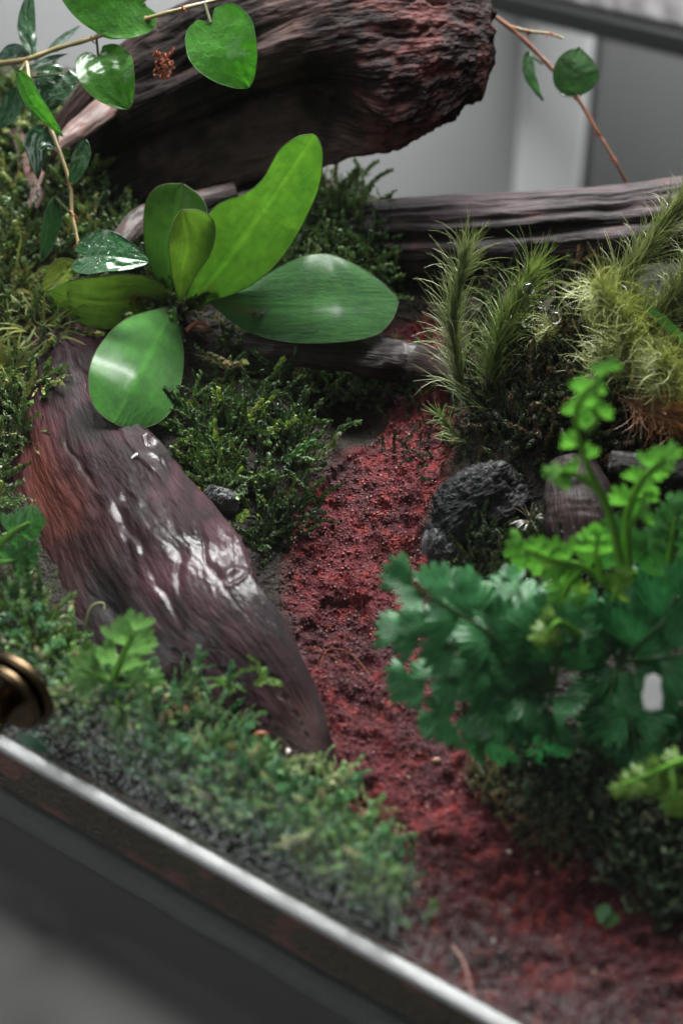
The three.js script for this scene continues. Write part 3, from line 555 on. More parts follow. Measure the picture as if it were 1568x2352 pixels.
// ------------------------------------------------------------------ creeping vines with heart shaped leaves
const figMat = leafMat({ map: rep(leafSpeck, 34, 34), transmission: 0.55, clearcoat: 0.6, clearcoatRoughness: 0.2, bumpMap: rep(veinBump, 260, 260), bumpScale: 0.00022 });
const figWet = leafMat({ transmission: 0.35, clearcoat: 1, clearcoatRoughness: 0.10, bumpMap: rep(veinBump, 420, 420), bumpScale: 0.0005 });
const beadMat = mat({ rgb: [1, 1, 1], transmission: 1, roughness: 0.03, ior: 1.45 });
const HEART = [[0, 22], [0.05, 48], [0.14, 64], [0.3, 72], [0.5, 68], [0.7, 53], [0.85, 34], [0.95, 17], [1, 3]];
const OVAL = [[0, 6], [0.06, 30], [0.18, 54], [0.35, 68], [0.55, 66], [0.75, 48], [0.9, 24], [1, 2]];
const FIG_L = [[0.030, 0.15, 0.008], [0.055, 0.24, 0.012]], FIG_D = [[0.010, 0.055, 0.016], [0.020, 0.085, 0.026]], FIG_P = [[0.05, 0.10, 0.07], [0.08, 0.15, 0.10]], FIG_Y = [[0.17, 0.26, 0.02], [0.24, 0.33, 0.035]];
const widths = (P, w) => P.map(([s, v]) => [s, v / 70 * w]);
function vine(label, stems, leaves, d0, nodeCol = [0.40, 0.10, 0.035]) {
  const t = thing('creeping_vine', label, 'vine', at(stems[0][0][0], stems[0][0][1], d0));
  const nodes = [];
  stems.forEach((S, k) => {
    const g = new Geo(); srand(70 + k);
    const P = S.map(([x, y, dd = 0]) => at(x, y, d0 + dd));
    g.tube(P, (s) => (S.r ?? 0.00062) * (1 - 0.35 * s) * (1 + 0.12 * Math.sin(s * 60)), 8, (s) => mixc(S.c ? [0.24, 0.10, 0.06] : [0.26, 0.20, 0.08], S.c ?? [0.20, 0.15, 0.06], clamp(0.5 + vn(s * 14, k))));
    for (let i = 1; i < P.length - 1; i++) {          // red brown bud scales at the joints
      for (let j = 0; j < 4; j++) { const q = P[i].clone().add(V(rr(-0.0006, 0.0006), rr(-0.0006, 0.0006), rr(-0.0004, 0.0006))); g.tube([P[i], q, q.clone().add(V(rr(-0.0012, 0.0012), rr(-0.0012, 0.0008), rr(-0.0003, 0.0009)))], (s) => 0.00042 * (1 - s * 0.85), 5, () => mixc(nodeCol, [0.5, 0.16, 0.07], rnd())); }
    }
    mesh('stem', g.build(), petioleMat, t);
  });
  for (const l of leaves) {
    const g = new Geo(), [b, m, e] = l.p.length === 2 ? [l.p[0], [(l.p[0][0] + l.p[1][0]) / 2, (l.p[0][1] + l.p[1][1]) / 2, 0], l.p[1]] : l.p;
    const q = ([x, y, dd = 0]) => [x, y, d0 + dd];
    const [c0, c1] = l.c ?? FIG_L;
    blade(g, [q(b), q([m[0], m[1], (m[2] ?? 0) + (l.sag ?? 0)]), q(e)], widths(l.heart ? HEART : OVAL, l.w), l.wr ? widths(l.heart ? HEART : OVAL, l.wr) : null, { roll: l.roll ?? 0, cup: l.cup ?? 0.15, lobes: l.heart ? 0.13 : 0.04, bumps: l.bumps ?? 5, c0, c1, k: l.p[0][0] * 0.11 + 3, NS: 36, NT: 18, edge: c1.map((x) => x * 1.3), rim: 0.00007, spots: l.spots ?? [] });
    if (l.from) { const a = at(l.from[0], l.from[1], d0 + (l.from[2] ?? 0)), z = at(b[0], b[1], d0 + (b[2] ?? 0)), mid = a.clone().lerp(z, 0.5); g.tube([a, mid, z], () => 0.00034, 6, () => [0.20, 0.22, 0.05]); }
    if (l.beads) {
      const q2 = new Geo(), fb = (s, u) => { const a = at(...q(b)), e2 = at(...q(e)); return [a, e2]; };
      const probe = new Geo(), bf = blade(probe, [q(b), q([m[0], m[1], (m[2] ?? 0)]), q(e)], widths(HEART, l.w), l.wr ? widths(HEART, l.wr) : null, { roll: l.roll ?? 0, cup: l.cup ?? 0.15, lobes: 0.13, bumps: l.bumps ?? 5, k: l.p[0][0] * 0.11 + 3, NS: 2, NT: 2 });
      const sph = new THREE.IcosahedronGeometry(1, 2), list = [];
      for (let i = 0; i < l.beads; i++) { const s = rr(0.04, 0.92), u = rr(-0.85, 0.8); if (vn(s * 5, u * 4, 5) < -0.25) continue; const c = bf(s, u), R = 0.00012 + 0.00022 * rnd(); list.push(sph.clone().scale(R, R, R).translate(c.x, c.y + R * 0.4, c.z + R * 0.4)); }
      const bm = mesh('water_beads', mergeGeometries(list), beadMat, t); bm.userData.kind = 'stuff';
    }
    const lm = mesh('leaf', g.build(), l.wet ? figWet : figMat, t);
    if (l.label) lm.userData.label = l.label;
  }
  return t;
}
vine('creeping vine with heart shaped leaves trailing from the top left corner', [
  Object.assign([[-40, 148, 0.004], [60, 137], [130, 112], [212, 88, -0.002], [330, 45, -0.004], [420, 20, -0.004], [520, -6, 0]], { r: 0.00072 }),
  Object.assign([[60, 138], [72, 200, -0.003], [112, 285, -0.004], [136, 345, -0.006], [162, 425, -0.008], [166, 490, -0.009], [180, 560, -0.011], [186, 622, -0.012]], { r: 0.0006 }),
], [
  { p: [[332, 8, -0.004], [240, 0, -0.010], [120, -60, -0.014]], w: 80, wr: 88, heart: 1, roll: 12, c: FIG_L, from: [335, 46] },
  { p: [[312, 12, -0.003], [262, 40, -0.003], [190, 30, -0.006]], w: 52, roll: -25, c: FIG_L },
  { p: [[484, 52, -0.006], [520, 120, -0.009], [572, 201, -0.008]], w: 84, wr: 78, heart: 1, roll: 8, c: [[0.034, 0.17, 0.008], [0.06, 0.27, 0.012]], from: [470, 6, -0.003], label: 'large bright heart shaped leaf before the log' },
  { p: [[226, 128, -0.004], [250, 180, -0.008], [297, 250, -0.007]], w: 66, wr: 62, heart: 1, roll: -6, c: [[0.032, 0.15, 0.008], [0.058, 0.22, 0.012]], from: [222, 88, -0.002] },
  { p: [[42, 170, -0.006], [72, 230, -0.008], [146, 314, -0.007]], w: 36, wr: 18, roll: 38, c: [[0.036, 0.17, 0.01], [0.06, 0.24, 0.014]], bumps: 2, from: [60, 142] },
  { p: [[146, 168, 0.003], [120, 205, 0.002], [88, 270, 0.004]], w: 50, wr: 46, wet: 1, heart: 1, roll: 32, c: FIG_D, from: [66, 178], bumps: 8, label: 'dark wet leaf with bright glints' },
  { p: [[72, 128, 0.004], [60, 60, 0.006], [72, -30, 0.008]], w: 24, roll: 30, c: FIG_D, from: [64, 138] },
  { p: [[112, 116, 0.006], [150, 88, 0.006], [184, 60, 0.006]], w: 16, roll: -62, c: FIG_P, bumps: 2 },
  { p: [[62, 162, 0.006], [110, 140, 0.006], [156, 124, 0.006]], w: 13, roll: -58, c: FIG_P, bumps: 2 },
  { p: [[40, 205, 0.008], [26, 250, 0.008], [4, 296, 0.008]], w: 26, roll: 20, c: FIG_D },
  { p: [[62, 122, 0.008], [30, 128, 0.008], [-12, 152, 0.008]], w: 26, roll: 25, c: FIG_P },
  { p: [[128, 336, -0.004], [92, 320, -0.004], [88, 412, -0.004]], w: 34, wet: 1, roll: 28, c: FIG_D, label: 'dark leaf with a bright wet top' },
  { p: [[196, 324, -0.010], [184, 372, -0.010], [160, 432, -0.008]], w: 26, wr: 22, roll: 30, c: [[0.018, 0.075, 0.018], [0.032, 0.11, 0.028]] },
  { p: [[128, 456, -0.010], [114, 520, -0.010], [96, 602, -0.009]], w: 26, wr: 24, roll: -32, c: [[0.016, 0.085, 0.016], [0.03, 0.13, 0.024]], from: [164, 492, -0.009] },
  { p: [[188, 590, -0.013], [250, 586, -0.016], [342, 602, -0.014]], w: 60, wr: 52, wet: 1, heart: 1, roll: -33, c: [[0.012, 0.075, 0.018], [0.022, 0.11, 0.028]], bumps: 4, beads: 260, from: [182, 575, -0.011], label: 'wet pointed leaf beaded with droplets' },
  { p: [[174, 606, -0.013], [140, 626, -0.014], [97, 670, -0.014]], w: 26, wr: 28, roll: 8, c: FIG_Y, bumps: 3, from: [186, 622, -0.012], label: 'small yellow green young leaf at the vine tip' },
], 0.452);
vine('thin reddish vine with two small leaves dropping to the back log', [
  Object.assign([[1100, 10, 0.002], [1128, 32], [1190, 80], [1250, 140], [1322, 222], [1372, 305], [1408, 365], [1444, 432, 0.004]], { r: 0.00065, c: [0.17, 0.075, 0.055] }),
  Object.assign([[1172, 62], [1215, 72], [1262, 78], [1292, 88]], { r: 0.0005, c: [0.24, 0.2, 0.1] }),
], [
  { p: [[1325, 216, -0.002], [1322, 165, -0.004], [1328, 108, -0.003]], w: 58, wr: 54, roll: 16, c: [[0.024, 0.075, 0.018], [0.04, 0.115, 0.028]], bumps: 4 },
  { p: [[1212, 122, 0], [1216, 170, -0.001], [1246, 232, 0]], w: 22, wr: 16, roll: 45, c: [[0.03, 0.10, 0.025], [0.05, 0.14, 0.04]], from: [1246, 148] },
  { p: [[1318, 222, 0.001], [1300, 205, 0.002], [1282, 172, 0.002]], w: 20, roll: 30, c: [[0.024, 0.075, 0.018], [0.04, 0.115, 0.028]], bumps: 3 },
], 0.482, [0.28, 0.06, 0.045]);

// ------------------------------------------------------------------ ferns with fan shaped leaflets
// leaflet in its own axes: grows along +y, faces +z, unit length
function fanGeo(k, lobes, spread, c0, c1, deep = 0.3) {
  const g = new Geo(), NA = 72, NR = 10;
  g.grid(NA, NR, (i, j) => {
    const th = (i - 0.5) * spread, q = i * lobes, l = q - Math.floor(q) - 0.5, id = Math.floor(Math.min(q, lobes - 0.001));
    const cren = 0.035 * Math.cos(i * lobes * 3 * 6.283 + k);
    const R = (0.92 + 0.12 * vn(id * 1.7 + k, 3) - 0.10 * Math.abs(i - 0.5)) * (1 - deep * Math.pow(Math.abs(l) * 2, 3.2)) + cren;
    const r = Math.pow(j, 0.9) * R, y = r * Math.cos(th), x = r * Math.sin(th) * (0.35 + 0.65 * sst(0, 0.45, r));
    const z = 0.010 * Math.cos(i * lobes * 2 * 6.283) * sst(0.1, 0.6, j) + 0.10 * vn(x * 2.2 + k, y * 2.2, 2) - 0.16 * r * r * (k % 2 ? 1 : 0.5) - 0.2 * x * x;
    const n = 0.5 + 0.5 * vn(x * 5 + k, y * 5, 7), v = Math.pow(Math.abs(Math.cos(i * lobes * 3.1416)), 5);
    return [V(x, y, z), x, y, mixc(mixc(c0, c1, n), c1.map((t) => t * 1.7), 0.4 * v * (1 - j * 0.5))];
  });
  return g.build();
}
const FERN_D = [[0.014, 0.105, 0.026], [0.034, 0.190, 0.052]], FERN_B = [[0.075, 0.27, 0.022], [0.14, 0.39, 0.045]], FERN_Y = [[0.10, 0.22, 0.02], [0.17, 0.31, 0.035]], FERN_M = [[0.030, 0.14, 0.022], [0.056, 0.21, 0.038]];
const fanSet = (C, lobes, spread, deep) => [0, 1, 2, 3].map((k) => fanGeo(k * 3.1 + lobes, lobes + (k % 2), spread * (0.9 + 0.1 * k), C[0], C[1], deep));
const FANS = { fresh: fanSet([[0.10, 0.24, 0.05], [0.17, 0.36, 0.09]], 3, 1.3, 0.36), dark: fanSet(FERN_D, 4, 1.5, 0.24), mid: fanSet(FERN_M, 3, 1.4, 0.28), bright: fanSet(FERN_B, 3, 1.6, 0.36), yellow: fanSet(FERN_Y, 3, 1.6, 0.36) };
const fernMat = leafMat({ transmission: 0.34, clearcoat: 0.5, clearcoatRoughness: 0.3, bumpMap: rep(veinBump, 3, 3), bumpScale: 0.0003 });
const fernBright = leafMat({ transmission: 0.45, clearcoat: 0.8, clearcoatRoughness: 0.35 });
// a frond: [[x, y, d]...], leaflet length px, pairs; lies facing the viewer, tipped by roll
function frond(t, pts, size, pairs, kind, o = {}) {
  const P = pts.map(([x, y, d]) => at(x, y, d)), cur = new THREE.CatmullRomCurve3(P), px = pts[0][2] / FPX;
  const { roll = 0, from = 0.25, ang = 62, grow = prof([[0, 0.75], [0.4, 1], [0.8, 0.85], [1, 0.75]]), stalk = 0.00055, jit = 0.25, col = [0.03, 0.09, 0.02] } = o;
  const g = new Geo(); g.tube(P, (s) => stalk * (1 - 0.6 * s), 6, () => col);
  const fr = new THREE.Group(); fr.name = 'frond'; fr.position.copy(P[0]).sub(t.position); t.add(fr);
  mesh('rachis', g.build(), petioleMat, fr);
  const m = kind === 'dark' || kind === 'mid' ? fernMat : fernBright, set = FANS[kind];
  const place = (s, side) => {
    const p = cur.getPoint(s), T = cur.getTangent(s), F = EYE.clone().sub(p).normalize(), S = T.clone().cross(F).normalize(), N0 = S.clone().cross(T).normalize();
    const a = (roll + rr(-16, 16)) * D2R, N = N0.clone().multiplyScalar(Math.cos(a)).addScaledVector(S, Math.sin(a)), S2 = S.clone().multiplyScalar(Math.cos(a)).addScaledVector(N0, -Math.sin(a));
    const th = side * (ang + rr(-14, 14)) * D2R * (side ? 1 - 0.35 * s : 0);
    const Y = T.clone().multiplyScalar(Math.cos(th)).addScaledVector(S2, Math.sin(th)), Z = N.clone().addScaledVector(Y, rr(-jit, jit)).normalize(), X = Y.clone().cross(Z).normalize(); Z.copy(X).cross(Y).normalize();
    const k = size * px * grow(s) * rr(0.85, 1.12), l = new THREE.Mesh(set[Math.floor(rnd() * 4)], m);
    l.name = 'leaflet'; l.castShadow = l.receiveShadow = true;
    l.matrixAutoUpdate = true; l.quaternion.setFromRotationMatrix(new THREE.Matrix4().makeBasis(X, Y.normalize(), Z)); l.scale.setScalar(k); l.position.copy(p).sub(P[0]).addScaledVector(Z, rr(-0.0004, 0.0006)); fr.add(l);
  };
  for (let i = 0; i < pairs; i++) { const s = mix(from, 0.94, i / Math.max(1, pairs - 0.6)); place(s, 1); place(Math.min(1, s + 0.06), -1); }
  place(1, 0);
  return fr;
}
{
  srand(21);
  const d = 0.352, c = [1270, 1580, d + 0.004];
  const t = thing('dark_fern', 'dense dark green fern with fan shaped lobed leaflets, leaning over the red channel', 'fern', at(...c));
  const F = (x, y, dz, size, pairs, o) => frond(t, [c, [mix(c[0], x, 0.45), mix(c[1], y, 0.45) - 14, d + dz * 0.3 - 0.003], [x, y, d + dz]], size * 1.25, pairs, 'dark', { jit: 0.36, from: 0.2, ...o, roll: o.roll * 0.4 + 18 });
  F(955, 1345, -0.004, 92, 4, { roll: 16 }); F(935, 1450, -0.003, 90, 4, { roll: 8 }); F(950, 1560, 0, 86, 4, { roll: -4 }); F(1010, 1650, 0.003, 84, 4, { roll: -10 });
  F(1110, 1700, 0.006, 86, 3, { roll: -16 }); F(1190, 1345, 0.004, 86, 4, { roll: 12 }); F(1090, 1360, 0.002, 84, 4, { roll: 12 }); F(1300, 1380, 0.006, 84, 3, { roll: 0 }); F(1240, 1720, 0.008, 84, 3, { roll: -18 });
  const c2 = [1420, 1520, d + 0.008], t2 = thing('dark_fern', 'dark bluish green fern at the right edge behind the white scrap', 'fern', at(...c2));
  const G = (x, y, dz, size, pairs, o) => frond(t2, [c2, [mix(c2[0], x, 0.5), mix(c2[1], y, 0.5), d + dz * 0.5 + 0.002], [x, y, d + dz]], size * 1.25, pairs, 'dark', { jit: 0.36, from: 0.14, ...o, roll: (o.roll ?? 0) * 0.4 + 8 });
  G(1590, 1370, 0, 100, 3, { roll: 10 }); G(1600, 1500, 0, 100, 3, {}); G(1460, 1720, 0.002, 96, 3, { roll: -12 }); G(1390, 1660, 0.005, 84, 3, {}); G(1580, 1640, 0.006, 96, 3, { roll: -10 }); G(1360, 1420, 0.008, 84, 3, {}); G(1480, 1360, 0.008, 84, 3, {});
}
{
  srand(33);
  const sprig = (label, pts, size, pairs, kind, side = [], o = {}) => {
    const t = thing('bright_fern', label, 'fern', at(...pts[0]));
    frond(t, pts, size, pairs, kind, { stalk: 0.0010, col: [0.11, 0.30, 0.02], ang: 70, ...o });
    for (const s of side) frond(t, s, size * 0.9, 2, kind, { stalk: 0.0008, col: [0.11, 0.30, 0.02], from: 0.5, ang: 58, ...o });
    return t;
  };
  sprig('tall bright green fern sprig rising in front of the mossy stump', [[1425, 1300, 0.352], [1395, 1170, 0.345], [1345, 1060, 0.338], [1325, 930, 0.332], [1395, 852, 0.328]], 46, 4, 'bright', [[[1378, 1130, 0.343], [1320, 1090, 0.340], [1270, 1085, 0.338]], [[1345, 990, 0.335], [1372, 960, 0.334], [1350, 920, 0.333]]], { from: 0.52, jit: 0.1, stalk: 0.0009 });
  sprig('bright fern sprig branching right at the right edge', [[1440, 1300, 0.356], [1440, 1180, 0.350], [1480, 1090, 0.346], [1530, 1050, 0.344]], 54, 4, 'bright', [[[1440, 1210, 0.351], [1470, 1170, 0.349], [1480, 1130, 0.348]]], { from: 0.35 });
  sprig('light green fern sprig pointing left below the lava rock', [[1400, 1340, 0.360], [1330, 1300, 0.356], [1260, 1285, 0.353], [1205, 1262, 0.352]], 66, 4, 'bright', [[[1330, 1310, 0.356], [1300, 1350, 0.354], [1290, 1390, 0.354]], [[1380, 1330, 0.357], [1370, 1270, 0.354], [1370, 1235, 0.352]]]);
  sprig('deep green fern sprig at the right edge above the dark fern', [[1520, 1420, 0.365], [1530, 1330, 0.360], [1540, 1250, 0.358], [1550, 1190, 0.357]], 84, 4, 'mid', [[[1500, 1360, 0.361], [1440, 1300, 0.359], [1420, 1230, 0.358]]]);
  sprig('yellow green sprig showing between the dark fronds', [[1400, 1460, 0.366], [1330, 1400, 0.362], [1290, 1330, 0.360], [1270, 1300, 0.360]], 56, 4, 'yellow', [[[1400, 1450, 0.362], [1410, 1370, 0.359], [1425, 1330, 0.358]], [[1330, 1460, 0.352], [1280, 1430, 0.347], [1250, 1460, 0.346]]]);
  sprig('bright lime fern sprig hanging at the lower right edge', [[1600, 1740, 0.340], [1540, 1760, 0.340], [1480, 1785, 0.340], [1428, 1805, 0.341]], 54, 4, 'yellow', [[[1540, 1760, 0.340], [1548, 1810, 0.339], [1552, 1850, 0.339]]]);
  sprig('mid green fern at the left edge beside the root', [[-40, 1300, 0.395], [0, 1250, 0.392], [40, 1215, 0.390], [70, 1200, 0.389]], 56, 4, 'mid', [[[-20, 1290, 0.394], [20, 1290, 0.392], [60, 1270, 0.391]]]);
  sprig('small fresh green fern in front of the root', [[255, 1610, 0.372], [262, 1560, 0.366], [285, 1500, 0.362], [305, 1455, 0.360]], 84, 3, 'fresh', [[[262, 1575, 0.367], [230, 1555, 0.364], [205, 1548, 0.363]], [[262, 1590, 0.368], [272, 1620, 0.364], [280, 1650, 0.363]], [[262, 1575, 0.367], [300, 1575, 0.365], [325, 1570, 0.365]]], { from: 0.45 });
}

// ------------------------------------------------------------------ moss
function sprigGeo(k, o = {}) {        // feathery shoot along +y, unit length, bending towards +z
  const { pairs = 19, len = 0.17, wid = 0.055, bend = 0.4, round = 0.5, branch = 0 } = o;
  const g = new Geo();
  const stemAt = (s, b) => V(b * s * s * 0.5 + 0.03 * Math.sin(s * 7 + k), s * (1 - 0.15 * bend * s), bend * s * s);
  const shoot = (o0, rot, L, n) => {
    const T = (p) => p.clone().multiplyScalar(L).applyQuaternion(rot).add(o0);
    const st = [0, 0.33, 0.66, 1].map((s) => T(stemAt(s, 0.1 * Math.sin(k)))); g.tube(st, (s) => 0.012 * L * (1 - 0.5 * s), 3, () => [0.55, 0.55, 0.35]);
    for (let i = 0; i < n * 2; i++) {
      const s = 0.1 + 0.9 * (i / (n * 2 - 1)), az = (i % 2 ? 0 : Math.PI) + rr(-0.7, 0.7) + (i % 3 === 2 ? 1.57 : 0), up = mix(0.95, 0.35, s) + rr(-0.2, 0.2);
      const dir = V(Math.cos(az) * Math.sin(up), Math.cos(up), Math.sin(az) * Math.sin(up) + 0.15), side = V(-Math.sin(az), 0.15, Math.cos(az)).normalize();
      const nn = dir.clone().cross(side).normalize(), l = len * mix(0.75, 1.05, Math.sin(s * 2.6)) * rr(0.75, 1.2), w = wid * rr(0.8, 1.2), b = stemAt(s, 0.1 * Math.sin(k)), c = [1, 1, 1].map(() => rr(0.75, 1.2)), c2 = mixc(c, [1.5, 1.5, 1.3], 0.4 * s);
      const a = g.vv(T(b), 0, 0, c), m1 = g.vv(T(b.clone().addScaledVector(dir, l * round).addScaledVector(side, w).addScaledVector(nn, 0.02)), 0, 1, c), m2 = g.vv(T(b.clone().addScaledVector(dir, l * round).addScaledVector(side, -w).addScaledVector(nn, 0.02)), 1, 0, c), e = g.vv(T(b.clone().addScaledVector(dir, l).addScaledVector(nn, -0.05)), 1, 1, c2);
      g.tri(a, m1, m2); g.tri(m1, e, m2);
    }
  };
  shoot(V(0, 0, 0), new THREE.Quaternion(), 1, pairs);
  for (let b = 0; b < branch; b++) { const s = 0.25 + 0.5 * b / branch; shoot(stemAt(s, 0), new THREE.Quaternion().setFromEuler(new THREE.Euler(rr(-0.2, 0.4), rr(-0.4, 0.4), (b % 2 ? 1 : -1) * rr(0.6, 1))), rr(0.4, 0.6), Math.floor(pairs * 0.55)); }
  return g.build();
}
function starGeo(k, n = 16, w = 0.035) {        // rosette of narrow arching leaves
  const g = new Geo();
  for (let i = 0; i < n; i++) {
    const az = i * 2.4 + k, up = rr(0.25, 1.2), l = rr(0.7, 1.1), d = V(Math.cos(az), 0, Math.sin(az)), s = V(-d.z, 0, d.x), c = [1, 1, 1].map(() => rr(0.75, 1.25));
    let pr = null;
    for (let j = 0; j <= 4; j++) { const t = j / 4, a = up + t * 0.6, p = d.clone().multiplyScalar(Math.sin(a) * l * t).add(V(0, 0.15 + Math.cos(a) * l * t, 0)), ww = w * (1 - t * t) + 0.004; const q = [g.vv(p.clone().addScaledVector(s, ww), 0, t, c), g.vv(p.clone().addScaledVector(s, -ww), 1, t, c)]; if (pr) { g.tri(pr[0], pr[1], q[0]); g.tri(pr[1], q[1], q[0]); } pr = q; }
  }
  return g.build();
}
const inside = (x, y, P) => { let r = false; for (let i = 0, j = P.length - 1; i < P.length; j = i++) { const [a, b] = P[i], [c, d] = P[j]; if ((b > y) !== (d > y) && x < (c - a) * (y - b) / (d - b) + a) r = !r; } return r; };
const mossMat = mat({ vertexColors: true, transmission: 0.28, roughness: 1, clearcoat: 0.8, clearcoatRoughness: 0.22, specularIntensity: 0.5 });
const mossDull = mat({ vertexColors: true, transmission: 0.28, roughness: 1, clearcoat: 0.35, clearcoatRoughness: 0.35, specularIntensity: 0.4 });
srand(101);
const SPR = [0, 1, 2].map((k) => sprigGeo(k, { branch: 0 })), SPB = [0, 1, 2].map((k) => sprigGeo(k + 5, { branch: 4, pairs: 15, len: 0.14, wid: 0.05 })), SPF = [0, 1, 2].map((k) => sprigGeo(k + 9, { pairs: 24, len: 0.14, wid: 0.048, bend: 0.3 + 0.2 * k })), STAR = [0, 1].map((k) => starGeo(k)), CUP = [0, 1].map((k) => sprigGeo(k + 3, { pairs: 11, len: 0.24, wid: 0.095, round: 0.6, bend: 0.15 }));
// moss carpet: picture outline, count, kinds [[geometry, share]], size in m, colours [[dark],[light],[tip colour, share]]
function carpet(name, label, poly, count, geos, size, cols, o = {}) {
  const { lift = 0.002, tilt = 0.7, m = mossMat, avoid = true, down = 0.0006, feather = 26 } = o;
  const xs = poly.map((p) => p[0]), ys = poly.map((p) => p[1]), lists = geos.map(() => []);
  const x0 = Math.min(...xs), x1 = Math.max(...xs), y0 = Math.min(...ys), y1 = Math.max(...ys);
  for (let i = 0, tries = 0; i < count && tries < count * 12; tries++) {
    const x = rr(x0, x1), y = rr(y0, y1);
    if (!inside(x + rr(-1, 1) * feather, y + rr(-1, 1) * feather, poly)) continue;
    const gap = fbm(x * 0.012, y * 0.016, name.length, 3); if (gap < (o.gap ?? -0.22) && rnd() < 0.85) continue;
    const p = onGround(x, y), [, v] = inTank(p); if (v < 0.0045 || v > DEEP - 0.002) continue;
    const s = rr(size[0], size[1]) * (o.grow ? o.grow(x, y) : 1), up = V(rr(-1, 1) * tilt, 1, rr(-1, 1) * tilt + 0.25); if (v < 0.016) { const k = up.dot(RV), need = 0.28 - v * 14; if (k < need) up.addScaledVector(RV, need - k); p.addScaledVector(RV, 0.0012); } up.normalize();
    const q = new THREE.Quaternion().setFromUnitVectors(V(0, 1, 0), up).multiply(new THREE.Quaternion().setFromAxisAngle(V(0, 1, 0), rr(0, 6.283)));
    p.y += lift * rnd() * rnd() - down + Math.max(0, gap) * lift * 1.4;
    
    const t = clamp(0.5 + 0.9 * fbm(x * 0.01, y * 0.014, 40 + name.length, 2) + rr(-0.35, 0.35)); let c = mixc(cols[0], cols[1], t); if (cols[2] && rnd() < cols[2][1]) c = mixc(c, cols[2][0], rr(0.5, 1));
    lists[Math.floor(rnd() * geos.length)].push([xf(p, q, s), c]); i++;
  }
  geos.forEach((g, i) => lists[i].length && scatter(name, g, m, lists[i], label, name.replace(/_/g, ' ')));
}
srand(202);
const BANK = [[400, 1000], [470, 910], [520, 840], [640, 860], [720, 920], [770, 1000], [750, 1060], [700, 1170], [665, 1290], [600, 1262], [545, 1195], [450, 1095]];
carpet('bank_moss', 'dark wet green moss on the bank between the root and the red channel', BANK, 400, [...SPF, ...SPR, ...SPF], [0.0050, 0.0100], [[0.014, 0.038, 0.008], [0.060, 0.125, 0.016], [[0.20, 0.28, 0.03], 0.16]], { lift: 0.001, tilt: 1.6, gap: -0.05 });
carpet('bank_moss', 'dark wet green moss on the bank between the root and the red channel', [[500, 740], [640, 770], [980, 790], [1000, 900], [800, 940], [640, 870], [500, 850]], 240, SPR, [0.004, 0.008], [[0.020, 0.050, 0.009], [0.075, 0.150, 0.018], [[0.20, 0.18, 0.06], 0.10]], { lift: 0.001, tilt: 1.5 });
const FRONT = [[0, 1400], [100, 1460], [180, 1560], [330, 1620], [420, 1590], [480, 1580], [520, 1660], [560, 1740], [660, 1800], [770, 1790], [800, 1865], [830, 1930], [850, 1990], [870, 2100], [920, 2240], [900, 2230], [600, 2050], [300, 1880], [0, 1720]];
carpet('front_moss', 'mixed light green feathery moss along the front glass', FRONT, 400, [...SPB, ...SPF], [0.0065, 0.0115], [[0.085, 0.19, 0.065], [0.32, 0.46, 0.18], [[0.46, 0.46, 0.24], 0.22]], { lift: 0.0015, tilt: 1.15, m: mossDull, gap: -0.05 });
carpet('front_moss', 'mixed light green feathery moss along the front glass', FRONT, 420, [...SPF, ...CUP], [0.006, 0.011], [[0.055, 0.18, 0.075], [0.20, 0.40, 0.19], [[0.28, 0.12, 0.06], 0.05]], { lift: 0.0015, tilt: 1.15, gap: -0.05 });
carpet('front_moss', 'mixed light green feathery moss along the front glass', [[-20, 1640], [300, 1815], [600, 1980], [880, 2140], [940, 2230], [600, 2045], [300, 1875], [-20, 1700]], 900, [...SPB, ...SPF, ...CUP], [0.008, 0.0125], [[0.08, 0.19, 0.06], [0.30, 0.42, 0.18], [[0.48, 0.46, 0.26], 0.22]], { lift: 0.002, tilt: 0.45, m: mossDull, feather: 10, gap: -9 });
carpet('front_moss', 'mixed light green feathery moss along the front glass', [[-30, 1340], [60, 1340], [120, 1480], [190, 1560], [330, 1600], [150, 1640], [-30, 1540]], 320, [...SPR, ...SPB], [0.005, 0.009], [[0.025, 0.080, 0.012], [0.10, 0.20, 0.022], [[0.17, 0.16, 0.06], 0.1]], { lift: 0.003 });
const RIGHT = [[1110, 1790], [1200, 1720], [1400, 1690], [1640, 1680], [1640, 2140], [1500, 2090], [1400, 2010], [1340, 1940], [1200, 1880]];
carpet('right_moss', 'dark low moss under the ferns on the right bank', RIGHT, 1000, [...SPR, ...SPF], [0.004, 0.0075], [[0.018, 0.045, 0.014], [0.060, 0.115, 0.040], [[0.16, 0.17, 0.08], 0.10]], { lift: 0.0015, feather: 30, tilt: 1.2 });
carpet('right_moss', 'dark low moss under the ferns on the right bank', [[1060, 1790], [1130, 1760], [1250, 1830], [1330, 1960], [1290, 1990], [1180, 1900]], 420, [...SPF, ...CUP], [0.0025, 0.0045], [[0.07, 0.075, 0.025], [0.17, 0.16, 0.065], [[0.24, 0.12, 0.06], 0.3]], { lift: 0.002 });
carpet('stone_moss', 'short dark moss at the foot of the lava rock', [[1040, 1280], [1100, 1240], [1240, 1200], [1400, 1220], [1560, 1250], [1560, 1420], [1300, 1440], [1060, 1330]], 700, SPR, [0.004, 0.007], [[0.010, 0.026, 0.006], [0.035, 0.06, 0.012], [[0.12, 0.12, 0.04], 0.06]], { lift: 0.003 });
carpet('thatch_moss', 'dark brownish moss thatch under the tall feathery shoots', [[1080, 680], [1300, 640], [1640, 640], [1640, 1120], [1420, 1080], [1120, 1060]], 900, [...SPR, ...SPF], [0.005, 0.010], [[0.008, 0.014, 0.004], [0.035, 0.05, 0.012], [[0.09, 0.05, 0.02], 0.18]], { lift: 0.003, feather: 30, m: mossDull });
